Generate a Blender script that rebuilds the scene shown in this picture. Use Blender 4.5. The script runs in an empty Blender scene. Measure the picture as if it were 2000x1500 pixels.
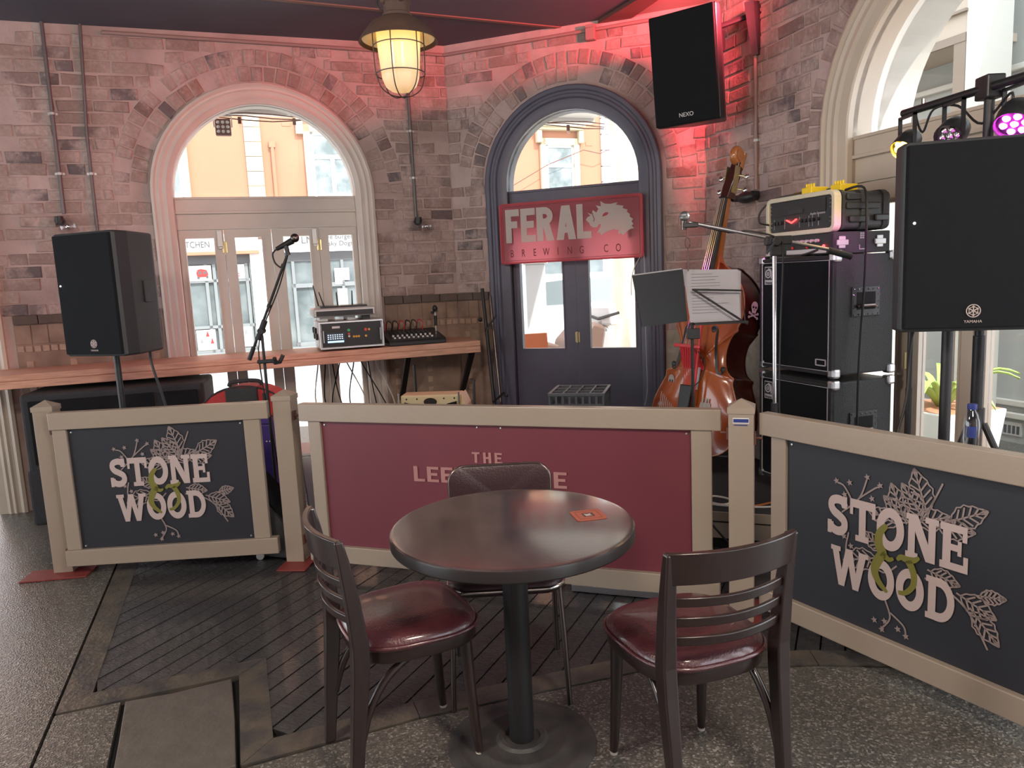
import bpy, bmesh, math, random
from math import sin, cos, pi, radians as D, sqrt, atan2, hypot
from mathutils import Matrix, Vector
random.seed(7)
S = bpy.context.scene
COL = S.collection
# ------------------------------------------------------------------ camera
F_PX, PITCH, ROLL, EYE = 1460.0, .1418, -.0462, 1.5
cam_d = bpy.data.cameras.new('camera'); cam = bpy.data.objects.new('camera', cam_d); COL.objects.link(cam)
cam_d.sensor_fit = 'HORIZONTAL'; cam_d.sensor_width = 36.0; cam_d.lens = F_PX/2000*36.0
cam_d.clip_start = .02; cam_d.clip_end = 300
fw = Vector((0, cos(PITCH), -sin(PITCH))); r0 = Vector((1, 0, 0)); u0 = r0.cross(fw)
rt = cos(ROLL)*r0 + sin(ROLL)*u0; up = -sin(ROLL)*r0 + cos(ROLL)*u0
cam.matrix_world = Matrix(((rt.x, up.x, -fw.x, 0), (rt.y, up.y, -fw.y, 0), (rt.z, up.z, -fw.z, EYE), (0, 0, 0, 1)))
S.camera = cam
# ------------------------------------------------------------------ sky, sun, exposure
S.view_settings.view_transform = 'Standard'; S.view_settings.look = 'None'
S.view_settings.gamma = 1.0; S.view_settings.use_curve_mapping = False
S.view_settings.exposure = 1.6
S.cycles.use_denoising = True
S.cycles.max_bounces = 8; S.cycles.diffuse_bounces = 4; S.cycles.glossy_bounces = 3
S.cycles.transparent_max_bounces = 12; S.cycles.sample_clamp_indirect = 6.0
S.cycles.caustics_reflective = False; S.cycles.caustics_refractive = False
w = bpy.data.worlds.new('sky'); S.world = w; w.use_nodes = True
bg = w.node_tree.nodes['Background']; bg.inputs[0].default_value = (.86, .93, 1.0, 1); bg.inputs[1].default_value = 1.6
def lamp(name, kind, loc, power, color, target=None, **kw):
    l = bpy.data.lights.new(name, kind); l.energy = power; l.color = color
    for k, v in kw.items(): setattr(l, k, v)
    o = bpy.data.objects.new(name, l); COL.objects.link(o); o.location = loc
    if target is not None:
        o.rotation_euler = (Vector(target)-Vector(loc)).to_track_quat('-Z', 'Y').to_euler()
    return o
sun = lamp('sun', 'SUN', (6, -10, 14), 2.3, (1, .95, .86), (6-.42, -10+.58, 14-.70), angle=.01)
# ------------------------------------------------------------------ wall frames (heading, origin): local x along wall, y>0 outside
PA = (-.421, 6.274); HA = D(19); PB = PA; HB = D(-21); PC = (1.471, 5.548); HC = D(-71)
CEIL = 3.345
def wpt(P, H, s, y, z): return (P[0]+s*cos(H)-y*sin(H), P[1]+s*sin(H)+y*cos(H), z)
# ------------------------------------------------------------------ materials
MATS = {}
def nd(nt, t, **kw):
    n = nt.nodes.new(t)
    for k, v in kw.items(): setattr(n, k, v)
    return n
def mat(name, col, rough=.5, metal=0., var=0., vscale=8., bump=0., bscale=40., spec=.5, dark=None, detail=4., coat=0., rvar=0., stretch=None, glob=False):
    """Principled with optional noise mix towards a second colour, noise bump and rough variation (object space, or world space when glob)."""
    if name in MATS: return MATS[name]
    m = bpy.data.materials.new(name); m.use_nodes = True; nt = m.node_tree; b = nt.nodes['Principled BSDF']
    c = (*col, 1); b.inputs['Base Color'].default_value = c; b.inputs['Roughness'].default_value = rough
    b.inputs['Metallic'].default_value = metal; b.inputs['Specular IOR Level'].default_value = spec
    b.inputs['Coat Weight'].default_value = coat; b.inputs['Coat Roughness'].default_value = .12
    if var or bump or rvar:
        if glob: tc = nd(nt, 'ShaderNodeNewGeometry').outputs['Position']
        else: tc = nd(nt, 'ShaderNodeTexCoord').outputs['Object']
        if stretch:
            mp = nd(nt, 'ShaderNodeMapping'); mp.inputs['Scale'].default_value = stretch; nt.links.new(tc, mp.inputs[0]); tc = mp.outputs[0]
    if var:
        n = nd(nt, 'ShaderNodeTexNoise'); n.inputs['Scale'].default_value = vscale; n.inputs['Detail'].default_value = detail
        nt.links.new(tc, n.inputs[0])
        r = nd(nt, 'ShaderNodeValToRGB'); r.color_ramp.elements[0].position = .35; r.color_ramp.elements[1].position = .65
        d = dark or tuple(x*.55 for x in col)
        r.color_ramp.elements[0].color = tuple(col[i]*(1-var)+d[i]*var for i in range(3))+(1,); r.color_ramp.elements[1].color = c
        nt.links.new(n.outputs['Fac'], r.inputs[0]); nt.links.new(r.outputs[0], b.inputs['Base Color'])
        if rvar:
            q = nd(nt, 'ShaderNodeMapRange'); q.inputs['To Min'].default_value = rough-rvar; q.inputs['To Max'].default_value = rough+rvar
            nt.links.new(n.outputs['Fac'], q.inputs[0]); nt.links.new(q.outputs[0], b.inputs['Roughness'])
    if bump:
        n2 = nd(nt, 'ShaderNodeTexNoise'); n2.inputs['Scale'].default_value = bscale; n2.inputs['Detail'].default_value = 5
        nt.links.new(tc, n2.inputs[0]); bp = nd(nt, 'ShaderNodeBump'); bp.inputs['Strength'].default_value = bump; bp.inputs['Distance'].default_value = .01
        nt.links.new(n2.outputs['Fac'], bp.inputs['Height']); nt.links.new(bp.outputs[0], b.inputs['Normal'])
    MATS[name] = m; return m
def emit(name, col, strength):
    if name in MATS: return MATS[name]
    m = bpy.data.materials.new(name); m.use_nodes = True; b = m.node_tree.nodes['Principled BSDF']
    b.inputs['Base Color'].default_value = (*col, 1); b.inputs['Emission Color'].default_value = (*col, 1); b.inputs['Emission Strength'].default_value = strength
    MATS[name] = m; return m
def glass(name, tint=(1, 1, 1), gloss=.06, rough=.02):
    if name in MATS: return MATS[name]
    m = bpy.data.materials.new(name); m.use_nodes = True; nt = m.node_tree; nt.nodes.remove(nt.nodes['Principled BSDF'])
    o = nt.nodes['Material Output']; t = nd(nt, 'ShaderNodeBsdfTransparent'); t.inputs[0].default_value = (*tint, 1)
    g = nd(nt, 'ShaderNodeBsdfGlossy'); g.inputs['Roughness'].default_value = rough
    x = nd(nt, 'ShaderNodeMixShader'); x.inputs[0].default_value = gloss
    nt.links.new(t.outputs[0], x.inputs[1]); nt.links.new(g.outputs[0], x.inputs[2]); nt.links.new(x.outputs[0], o.inputs[0]); MATS[name] = m; return m
def translucent(name, col, mixf=.6, rough=.5):
    if name in MATS: return MATS[name]
    m = bpy.data.materials.new(name); m.use_nodes = True; nt = m.node_tree; b = nt.nodes['Principled BSDF']; o = nt.nodes['Material Output']
    b.inputs['Base Color'].default_value = (*col, 1); b.inputs['Roughness'].default_value = rough
    t = nd(nt, 'ShaderNodeBsdfTranslucent'); t.inputs[0].default_value = (*col, 1)
    x = nd(nt, 'ShaderNodeMixShader'); x.inputs[0].default_value = mixf
    nt.links.new(b.outputs[0], x.inputs[1]); nt.links.new(t.outputs[0], x.inputs[2]); nt.links.new(x.outputs[0], o.inputs[0]); MATS[name] = m; return m

def brick_material():
    m = bpy.data.materials.new('old_brick'); m.use_nodes = True; nt = m.node_tree; b = nt.nodes['Principled BSDF']; L = nt.links.new
    oi = nd(nt, 'ShaderNodeObjectInfo'); r = nd(nt, 'ShaderNodeValToRGB'); cr = r.color_ramp
    cols = [(0, (.29, .205, .185)), (.25, (.37, .27, .24)), (.5, (.43, .33, .295)), (.68, (.33, .23, .20)), (.84, (.26, .20, .19)), (.95, (.15, .125, .13)), (1, (.34, .19, .15))]
    cr.elements[0].position = 0; cr.elements[0].color = (*cols[0][1], 1); cr.elements[1].position = 1; cr.elements[1].color = (*cols[-1][1], 1)
    for p, c in cols[1:-1]:
        e = cr.elements.new(p); e.color = (*c, 1)
    L(oi.outputs['Random'], r.inputs[0])
    g = nd(nt, 'ShaderNodeNewGeometry'); n = nd(nt, 'ShaderNodeTexNoise'); n.inputs['Scale'].default_value = 3.2; n.inputs['Detail'].default_value = 7; n.inputs['Roughness'].default_value = .68
    L(g.outputs['Position'], n.inputs[0])
    f = nd(nt, 'ShaderNodeValToRGB'); f.color_ramp.elements[0].position = .47; f.color_ramp.elements[1].position = .60
    f.color_ramp.elements[0].color = (0, 0, 0, 1); f.color_ramp.elements[1].color = (.85, .85, .85, 1)
    L(n.outputs['Fac'], f.inputs[0])
    mx = nd(nt, 'ShaderNodeMix', data_type='RGBA'); L(f.outputs[0], mx.inputs[0]); L(r.outputs[0], mx.inputs[6]); mx.inputs[7].default_value = (.53, .41, .38, 1)
    n3 = nd(nt, 'ShaderNodeTexNoise'); n3.inputs['Scale'].default_value = 45; n3.inputs['Detail'].default_value = 4; L(g.outputs['Position'], n3.inputs[0])
    hs = nd(nt, 'ShaderNodeMapRange'); hs.inputs['To Min'].default_value = .7; hs.inputs['To Max'].default_value = 1.25; L(n3.outputs['Fac'], hs.inputs[0])
    ml = nd(nt, 'ShaderNodeMix', data_type='RGBA', blend_type='MULTIPLY'); ml.inputs[0].default_value = 1; L(mx.outputs[2], ml.inputs[6]); L(hs.outputs[0], ml.inputs[7])
    L(ml.outputs[2], b.inputs['Base Color']); b.inputs['Roughness'].default_value = .85
    bp = nd(nt, 'ShaderNodeBump'); bp.inputs['Strength'].default_value = .5; bp.inputs['Distance'].default_value = .01; L(n3.outputs['Fac'], bp.inputs['Height']); L(bp.outputs[0], b.inputs['Normal'])
    MATS['brick'] = m
brick_material()
def concrete_material():
    m = bpy.data.materials.new('polished_aggregate'); m.use_nodes = True; nt = m.node_tree; b = nt.nodes['Principled BSDF']; L = nt.links.new
    g = nd(nt, 'ShaderNodeNewGeometry'); v = nd(nt, 'ShaderNodeTexVoronoi'); v.inputs['Scale'].default_value = 150; L(g.outputs['Position'], v.inputs['Vector'])
    sep = nd(nt, 'ShaderNodeSeparateColor'); L(v.outputs['Color'], sep.inputs[0])
    r = nd(nt, 'ShaderNodeValToRGB'); cr = r.color_ramp
    cr.elements[0].color = (.062, .060, .056, 1); cr.elements[1].color = (.30, .285, .255, 1); cr.elements[1].position = .97
    e = cr.elements.new(.45); e.color = (.098, .093, .084, 1); e = cr.elements.new(.8); e.color = (.14, .128, .108, 1)
    L(sep.outputs[0], r.inputs[0])
    n = nd(nt, 'ShaderNodeTexNoise'); n.inputs['Scale'].default_value = 2.1; n.inputs['Detail'].default_value = 6; L(g.outputs['Position'], n.inputs[0])
    q = nd(nt, 'ShaderNodeMapRange'); q.inputs['To Min'].default_value = .7; q.inputs['To Max'].default_value = 1.25; L(n.outputs['Fac'], q.inputs[0])
    ml = nd(nt, 'ShaderNodeMix', data_type='RGBA', blend_type='MULTIPLY'); ml.inputs[0].default_value = 1; L(r.outputs[0], ml.inputs[6]); L(q.outputs[0], ml.inputs[7])
    L(ml.outputs[2], b.inputs['Base Color'])
    q2 = nd(nt, 'ShaderNodeMapRange'); q2.inputs['To Min'].default_value = .2; q2.inputs['To Max'].default_value = .42; L(n.outputs['Fac'], q2.inputs[0]); L(q2.outputs[0], b.inputs['Roughness'])
    bp = nd(nt, 'ShaderNodeBump'); bp.inputs['Strength'].default_value = .25; bp.inputs['Distance'].default_value = .006
    L(v.outputs['Distance'], bp.inputs['Height']); L(bp.outputs[0], b.inputs['Normal']); MATS['concrete'] = m
concrete_material()
mat('plaster', (.55, .425, .395), .9, var=.75, vscale=3.5, dark=(.36, .265, .24), bump=.6, bscale=30, detail=8, glob=True)
mat('dado', (.36, .25, .19), .75, var=.8, vscale=6, dark=(.2, .13, .10), bump=.5, bscale=25, glob=True)
mat('dado_dark', (.125, .085, .07), .6, var=.5, vscale=12, glob=True)
mat('dado_tile', (.46, .32, .24), .6, var=.5, vscale=20, glob=True)
mat('stonewash', (.52, .46, .36), .85, var=.7, vscale=14, dark=(.33, .28, .22), bump=.6, bscale=18, glob=True)
mat('white_paint', (.68, .60, .54), .45, var=.15, vscale=5)
mat('navy_paint', (.115, .115, .16), .38, var=.4, vscale=6, dark=(.085, .085, .12))
mat('cream_paint', (.56, .475, .385), .42, var=.12, vscale=4)
mat('ceiling_navy', (.085, .09, .115), .6, var=.3, vscale=2)
mat('ceiling_grey', (.12, .13, .16), .6, var=.2, vscale=2)
mat('ceiling_beige', (.45, .38, .33), .7)
mat('beam_red', (.16, .07, .06), .5)
mat('batten', (.22, .14, .11), .6)
mat('deck', (.034, .036, .042), .26, var=.6, vscale=30, dark=(.06, .055, .05), bump=.5, bscale=60, rvar=.1, stretch=(1, 8, 1), coat=.5)
mat('deck_border', (.05, .049, .052), .34, var=.75, vscale=9, dark=(.15, .125, .092), bump=.4, bscale=50, detail=8, glob=True)
mat('slab', (.125, .112, .098), .6, var=.6, vscale=10, bump=.6, bscale=20, dark=(.09, .08, .07))
mat('black_gap', (.008, .008, .008), .9)
mat('shelf_wood', (.74, .42, .30), .5, var=.7, vscale=6, dark=(.48, .24, .16), stretch=(1, 12, 12), detail=6)
mat('fence_cream', (.36, .295, .235), .32, var=.2, vscale=6, dark=(.31, .25, .195), bump=.1)
mat('board_black', (.022, .024, .032), .5)
mat('board_maroon', (.17, .035, .05), .5, var=.2, vscale=3)
mat('print_pink', (.52, .42, .40), .55)
mat('print_maroon_text', (.42, .20, .19), .55)
mat('print_line', (.30, .24, .23), .55)
mat('print_olive', (.19, .18, .035), .55)
mat('red_steel', (.24, .04, .035), .5, var=.4, vscale=15)
mat('dark_steel', (.05, .045, .045), .45, metal=.7)
mat('rust', (.13, .05, .04), .6)
mat('table_top', (.032, .020, .021), .2, var=.7, vscale=9, dark=(.085, .055, .05), detail=9, bump=.04, bscale=90, rvar=.04, coat=1., spec=.9); MATS['table_top'].node_tree.nodes['Principled BSDF'].inputs['Coat IOR'].default_value = 1.8
mat('table_edge', (.022, .018, .018), .35)
mat('cast_iron', (.03, .03, .032), .5, var=.6, vscale=9, dark=(.075, .07, .065), bump=.4, bscale=30)
mat('pole_black', (.015, .015, .016), .42)
mat('chair_wood', (.020, .011, .010), .3, var=.5, vscale=12, dark=(.032, .018, .015), stretch=(6, 6, 1), coat=.3)
mat('vinyl', (.075, .018, .024), .26, var=.4, vscale=12, bump=.25, bscale=160, dark=(.11, .035, .035), coat=.7)
mat('vinyl_dark', (.045, .022, .026), .35, bump=.2, bscale=150)
mat('chrome', (.75, .75, .76), .18, metal=1)
mat('alu', (.6, .6, .62), .35, metal=1)
mat('chrome_dark', (.16, .13, .12), .3, metal=1)
mat('rubber_white', (.6, .55, .5), .6)
mat('tolex', (.022, .023, .026), .6, bump=.7, bscale=350, var=.3, vscale=200, dark=(.05, .05, .055))
mat('tolex_side', (.055, .058, .062), .5, bump=.8, bscale=300, var=.5, vscale=220, dark=(.03, .03, .033))
mat('grille', (.011, .012, .0145), .8, spec=.15, bump=.4, bscale=500)
mat('plastic_black', (.018, .019, .022), .42, bump=.15, bscale=300)
mat('plastic_grey', (.032, .034, .038), .5, bump=.2, bscale=250)
mat('grey_carpet', (.05, .048, .055), .95, bump=.8, bscale=260, var=.4, vscale=120)
mat('cable', (.012, .012, .013), .5)
mat('cable_orange', (.5, .16, .05), .5)
mat('cable_white', (.6, .58, .55), .5)
mat('bass_top', (.36, .105, .03), .2, var=.5, vscale=3, dark=(.22, .045, .018), coat=.6, stretch=(9, 9, 1))
mat('bass_rib', (.055, .012, .008), .2, var=.4, vscale=5, coat=.6)
mat('bass_neck', (.42, .15, .045), .22, coat=.5, var=.3, vscale=8)
mat('ebony', (.014, .013, .013), .3)
mat('red_plastic', (.72, .05, .06), .35)
mat('string', (.5, .48, .45), .3, metal=1)
mat('brass', (.6, .5, .28), .35, metal=1)
mat('paper', (.48, .47, .51), .7)
mat('paper_ink', (.24, .235, .26), .7)
mat('white_plastic', (.75, .75, .74), .45)
mat('cream_plastic', (.66, .55, .33), .5)
mat('skull_white', (.46, .41, .39), .5)
mat('nylon_red', (.5, .035, .04), .6, bump=.4, bscale=120)
mat('nylon_black', (.03, .03, .034), .7, bump=.4, bscale=120)
mat('purple', (.07, .035, .22), .55)
mat('yellow_pedal', (.85, .62, .02), .4)
mat('rack_cream', (.62, .58, .46), .45)
mat('screen', (.04, .07, .11), .25)
mat('led_green', (.05, .5, .2), .3); mat('led_red', (.7, .05, .04), .3); mat('led_amber', (.8, .42, .03), .3)
mat('coaster', (.40, .11, .07), .7); mat('coaster_dark', (.1, .05, .05), .7)
mat('orange_wall', (.38, .17, .098), .8, var=.15, vscale=.6)
mat('cream_stone', (.50, .43, .29), .7)
mat('white_stone', (.62, .63, .63), .7)
mat('win_glass_ext', (.11, .135, .135), .08, var=.8, vscale=2.6, dark=(.30, .33, .335))
mat('shop_dark', (.07, .075, .08), .4); mat('shop_grey', (.17, .19, .195), .5); mat('shop_white', (.42, .42, .40), .5)
mat('shop_glass', (.075, .10, .105), .1, var=.8, vscale=1.6, dark=(.19, .22, .225))
mat('asphalt', (.3, .3, .31), .9, var=.3, vscale=3); mat('footpath', (.72, .67, .60), .85, var=.25, vscale=4, dark=(.62, .54, .46))
mat('soffit', (.74, .74, .71), .6)
mat('car_white', (.85, .86, .88), .15, coat=.6); mat('car_glass', (.2, .24, .25), .06); mat('tyre', (.02, .02, .02), .8)
mat('bark', (.62, .56, .45), .9, var=.8, vscale=5, dark=(.45, .36, .26), bump=.8, bscale=12, stretch=(1, 1, .25))
mat('court_grey', (.34, .36, .335), .7, var=.1, vscale=2); mat('court_beige', (.42, .35, .28), .7); mat('court_beige_dark', (.22, .175, .135), .7)
mat('court_white', (.52, .51, .46), .6); mat('reveal_sunlit', (.85, .83, .76), .6); mat('pipe_grey', (.5, .5, .48), .5)  # reveal copy set lighter than the courtyard white, standing for sun on it
mat('leaf_green', (.30, .48, .10), .45, var=.5, vscale=6, dark=(.45, .58, .2)); mat('terracotta', (.5, .24, .14), .8)
mat('galv', (.16, .15, .15), .5, metal=.5); mat('conduit_paint', (.33, .22, .20), .6)
mat('lamp_rust', (.085, .045, .032), .7, var=.5, vscale=12); mat('enamel', (.75, .72, .65), .25)
mat('wire_dark', (.06, .045, .04), .4, metal=.6)
mat('bottle_blue', (.03, .05, .22), .4); mat('bag_orange', (.7, .2, .08), .6); mat('scooter_grey', (.45, .45, .46), .3); mat('brown_leather', (.16, .10, .08), .5)
mat('red_stain', (.6, .02, .02), .5); mat('milk_crate', (.09, .10, .115), .5); mat('silver_case', (.55, .54, .53), .4, metal=.4)
glass('pane_glass'); glass('globe_glass', (.95, .95, .95), .12); glass('bottle_glass', (.93, .96, 1), .10, .05)
translucent('sign_red', (.90, .25, .30), .72, .35); translucent('sign_silver', (.88, .84, .80), .55, .4); mat('sign_line', (.25, .01, .02), .5)
translucent('sign_text_dark', (.30, .03, .045), .3, .5)
# ------------------------------------------------------------------ mesh helpers
class M:
    def __init__(s, xf=None): s.v = []; s.f = []; s.xf = xf
    def add(s, vs, fs):
        o = len(s.v)
        for p in vs:
            p = Vector(p); s.v.append(tuple(s.xf @ p) if s.xf is not None else tuple(p))
        s.f += [tuple(i+o for i in f) for f in fs]; return s
    def box(s, x0, x1, y0, y1, z0, z1):
        return s.add([(x0, y0, z0), (x1, y0, z0), (x1, y1, z0), (x0, y1, z0), (x0, y0, z1), (x1, y0, z1), (x1, y1, z1), (x0, y1, z1)],
                     [(0, 3, 2, 1), (4, 5, 6, 7), (0, 1, 5, 4), (1, 2, 6, 5), (2, 3, 7, 6), (3, 0, 4, 7)])
    def cbox(s, c, d): return s.box(c[0]-d[0]/2, c[0]+d[0]/2, c[1]-d[1]/2, c[1]+d[1]/2, c[2]-d[2]/2, c[2]+d[2]/2)
    def hexa(s, a, b):   # two quads (bottom ring a, top ring b)
        return s.add(list(a)+list(b), [(0, 3, 2, 1), (4, 5, 6, 7), (0, 1, 5, 4), (1, 2, 6, 5), (2, 3, 7, 6), (3, 0, 4, 7)])
    def prism(s, poly, y0, y1):   # poly in (x,z), extruded along y
        n = len(poly)
        return s.add([(x, y0, z) for x, z in poly]+[(x, y1, z) for x, z in poly],
                     [tuple(range(n)), tuple(range(2*n-1, n-1, -1))]+[(i, i+n, (i+1) % n+n, (i+1) % n) for i in range(n)])
    def prismz(s, poly, z0, z1):   # poly in (x,y)
        n = len(poly)
        return s.add([(x, y, z0) for x, y in poly]+[(x, y, z1) for x, y in poly],
                     [tuple(range(n-1, -1, -1)), tuple(range(n, 2*n))]+[(i, (i+1) % n, (i+1) % n+n, i+n) for i in range(n)])
    def tube(s, pts, r, n=8, closed=False, caps=True):
        pts = [Vector(p) for p in pts]; m = len(pts); rr = r if isinstance(r, (list, tuple)) else [r]*m
        vs = []; ref = None
        for i, p in enumerate(pts):
            a = pts[(i-1) % m] if (closed or i > 0) else p; b = pts[(i+1) % m] if (closed or i < m-1) else p
            t = (b-a).normalized()
            if ref is None: ref = Vector((0, 0, 1)) if abs(t.z) < .9 else Vector((1, 0, 0))
            x = ref - t*ref.dot(t)
            if x.length < 1e-6: x = t.orthogonal()
            x.normalize(); y = t.cross(x); ref = x
            vs += [p+(x*cos(2*pi*k/n)+y*sin(2*pi*k/n))*rr[i] for k in range(n)]
        fs = []
        for i in range(m if closed else m-1):
            j = (i+1) % m
            fs += [(i*n+k, i*n+(k+1) % n, j*n+(k+1) % n, j*n+k) for k in range(n)]
        if caps and not closed: fs += [tuple(range(n-1, -1, -1)), tuple((m-1)*n+k for k in range(n))]
        return s.add(vs, fs)
    def cyl(s, a, b, r, n=16, r2=None): return s.tube([a, b], [r, r if r2 is None else r2], n)
    def lathe(s, prof, n=24, c=(0, 0, 0), a0=0., a1=2*pi):
        full = abs(a1-a0-2*pi) < 1e-6; k = n if full else n+1
        vs = []
        for r, z in prof: vs += [(c[0]+r*cos(a0+(a1-a0)*i/n), c[1]+r*sin(a0+(a1-a0)*i/n), c[2]+z) for i in range(k)]
        fs = []
        for j in range(len(prof)-1):
            for i in range(n): fs.append((j*k+i, j*k+(i+1) % k, (j+1)*k+(i+1) % k, (j+1)*k+i))
        return s.add(vs, fs)
    def ball(s, c, r, n=12, sx=1, sy=1, sz=1):
        m = max(4, n//2); pr = []
        vs = []; 
        for j in range(m+1):
            ph = -pi/2+pi*j/m; q = max(cos(ph), 1e-4)
            vs += [(c[0]+r*sx*q*cos(2*pi*i/n), c[1]+r*sy*q*sin(2*pi*i/n), c[2]+r*sz*sin(ph)) for i in range(n)]
        fs = [(j*n+i, j*n+(i+1) % n, (j+1)*n+(i+1) % n, (j+1)*n+i) for j in range(m) for i in range(n)]
        return s.add(vs, fs)
    def grid(s, rows, flip=False, closed=False):
        nr, nc = len(rows), len(rows[0]); vs = [p for r in rows for p in r]; fs = []
        for i in range(nr-1):
            for j in range(nc if closed else nc-1):
                k = (j+1) % nc; q = (i*nc+j, i*nc+k, (i+1)*nc+k, (i+1)*nc+j); fs.append(q[::-1] if flip else q)
        return s.add(vs, fs)
    def stroke(s, pts, w, y0, y1, closed=False):   # flat band of width w along (x,z) polyline, prism in y
        P = [Vector((p[0], p[1])) for p in pts]; m = len(P); Lf = []; Rt = []
        for i in range(m):
            a = P[(i-1) % m] if (closed or i > 0) else P[i]; b = P[(i+1) % m] if (closed or i < m-1) else P[i]
            t = (b-a).normalized(); nn = Vector((-t.y, t.x)); ww = (w[i] if isinstance(w, (list, tuple)) else w)/2
            Lf.append(P[i]+nn*ww); Rt.append(P[i]-nn*ww)
        vs = []
        for i in range(m): vs += [(Lf[i].x, y0, Lf[i].y), (Rt[i].x, y0, Rt[i].y), (Lf[i].x, y1, Lf[i].y), (Rt[i].x, y1, Rt[i].y)]
        fs = []
        for i in range(m if closed else m-1):
            a = i*4; b = ((i+1) % m)*4
            fs += [(a, b, b+1, a+1), (a+2, a+3, b+3, b+2), (a, a+2, b+2, b), (a+1, b+1, b+3, a+3)]
        if not closed: e = (m-1)*4; fs += [(0, 1, 3, 2), (e, e+2, e+3, e+1)]
        return s.add(vs, fs)
    def mesh(s, name):
        me = bpy.data.meshes.new(name); me.from_pydata(s.v, [], s.f); me.update(); return me
def put(name, mb, m, parent=None, loc=(0, 0, 0), rot=(0, 0, 0), smooth=None, bevel=0., scale=(1, 1, 1), fix=True):
    me = mb.mesh(name) if isinstance(mb, M) else mb
    if isinstance(mb, M):
        if fix:
            bm = bmesh.new(); bm.from_mesh(me); bmesh.ops.recalc_face_normals(bm, faces=bm.faces); bm.to_mesh(me); bm.free()
        me.materials.append(MATS[m] if isinstance(m, str) else m)
        if smooth:
            me.polygons.foreach_set('use_smooth', [True]*len(me.polygons)); me.set_sharp_from_angle(angle=D(smooth))
    o = bpy.data.objects.new(name, me); COL.objects.link(o); o.location = loc; o.rotation_euler = rot; o.scale = scale
    if parent is not None: o.parent = parent
    if bevel:
        b = o.modifiers.new('bevel', 'BEVEL'); b.width = bevel; b.segments = 2; b.limit_method = 'ANGLE'; b.angle_limit = D(40)
    return o
def tag(o, label=None, cat=None, group=None, kind=None):
    if label: o['label'] = label
    if cat: o['category'] = cat
    if group: o['group'] = group
    if kind: o['kind'] = kind
    return o
def thing(name, label, cat, loc=(0, 0, 0), rz=0., group=None):
    o = bpy.data.objects.new(name, None); COL.objects.link(o); o.location = loc; o.rotation_euler = (0, 0, rz); o.empty_display_size = .1
    return tag(o, label, cat, group)
def struct(name, label=None, loc=(0, 0, 0), rz=0.):
    o = bpy.data.objects.new(name, None); COL.objects.link(o); o.location = loc; o.rotation_euler = (0, 0, rz); o.empty_display_size = .1
    o['kind'] = 'structure'
    if label: o['label'] = label
    return o
def dup(root, loc, rz, label=None):
    r = root.copy(); COL.objects.link(r); r.location = loc; r.rotation_euler = (0, 0, rz)
    if label: r['label'] = label
    for ch in list(root.children):
        c = ch.copy(); COL.objects.link(c); c.parent = r
        for g in list(ch.children):
            d = g.copy(); COL.objects.link(d); d.parent = c
    return r
def text(name, body, size, m, parent, loc, rot=(pi/2, 0, 0), sx=1., extrude=.0006, align='CENTER', space=1.):
    c = bpy.data.curves.new(name, 'FONT'); c.body = body; c.size = size; c.extrude = extrude; c.align_x = align; c.space_character = space
    o0 = bpy.data.objects.new(name, c); COL.objects.link(o0); me = bpy.data.meshes.new_from_object(o0); bpy.data.objects.remove(o0); me.materials.clear()
    me.materials.append(MATS[m]); o = bpy.data.objects.new(name, me); COL.objects.link(o); o.parent = parent; o.location = loc; o.rotation_euler = rot; o.scale = (sx, 1, 1)
    return o
def arc(cx, cz, r, a0, a1, n, rz=None): return [(cx+r*cos(a0+(a1-a0)*i/n), cz+(rz or r)*sin(a0+(a1-a0)*i/n)) for i in range(n+1)]
def catmull(P, n=6, closed=False):
    P = [Vector(p) for p in P]; m = len(P); out = []
    for i in range(m if closed else m-1):
        p0 = P[(i-1) % m] if (closed or i > 0) else P[0]; p1 = P[i]; p2 = P[(i+1) % m]; p3 = P[(i+2) % m] if (closed or i < m-2) else P[-1]
        for k in range(n):
            t = k/n; out.append(.5*((2*p1)+(p2-p0)*t+(2*p0-5*p1+4*p2-p3)*t*t+(3*p1-p0-3*p2+p3)*t**3))
    if not closed: out.append(P[-1])
    return [tuple(p) for p in out]
def project(p):
    d = Vector(p)-Vector((0, 0, EYE)); z = d.dot(fw)
    return None if z < .05 else (1000+F_PX*d.dot(rt)/z, 750-F_PX*d.dot(up)/z)
def inview(p, mx=160, my=90):
    q = project(p); return q is not None and -mx < q[0] < 2000+mx and -my < q[1] < 1500+my
# ------------------------------------------------------------------ floor: aggregate concrete, timber deck set into it
fl = struct('floor', 'speckled aggregate concrete floor with an inset dark timber deck')
put('slab_base', M().box(-6.6, 4.6, -3.2, 8, -.2, -.022), 'black_gap', fl)
UA = D(20); ux, uy = cos(UA), sin(UA)
def uv(u, v): return (-1.719+u*ux-v*uy, 2.539+u*uy+v*ux)
# deck outline (world): left edge, notch, front edge, far under the stage
dk = [uv(0, 0), uv(.632, 0), uv(.632, -.60)]
dk += [(-.374, 2.417-.005), (.426, 2.654), (1.107, 2.64), (2.1, 2.5), (2.6, 4.2), (-.1, 5.9), uv(0, 3.2)]
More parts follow.
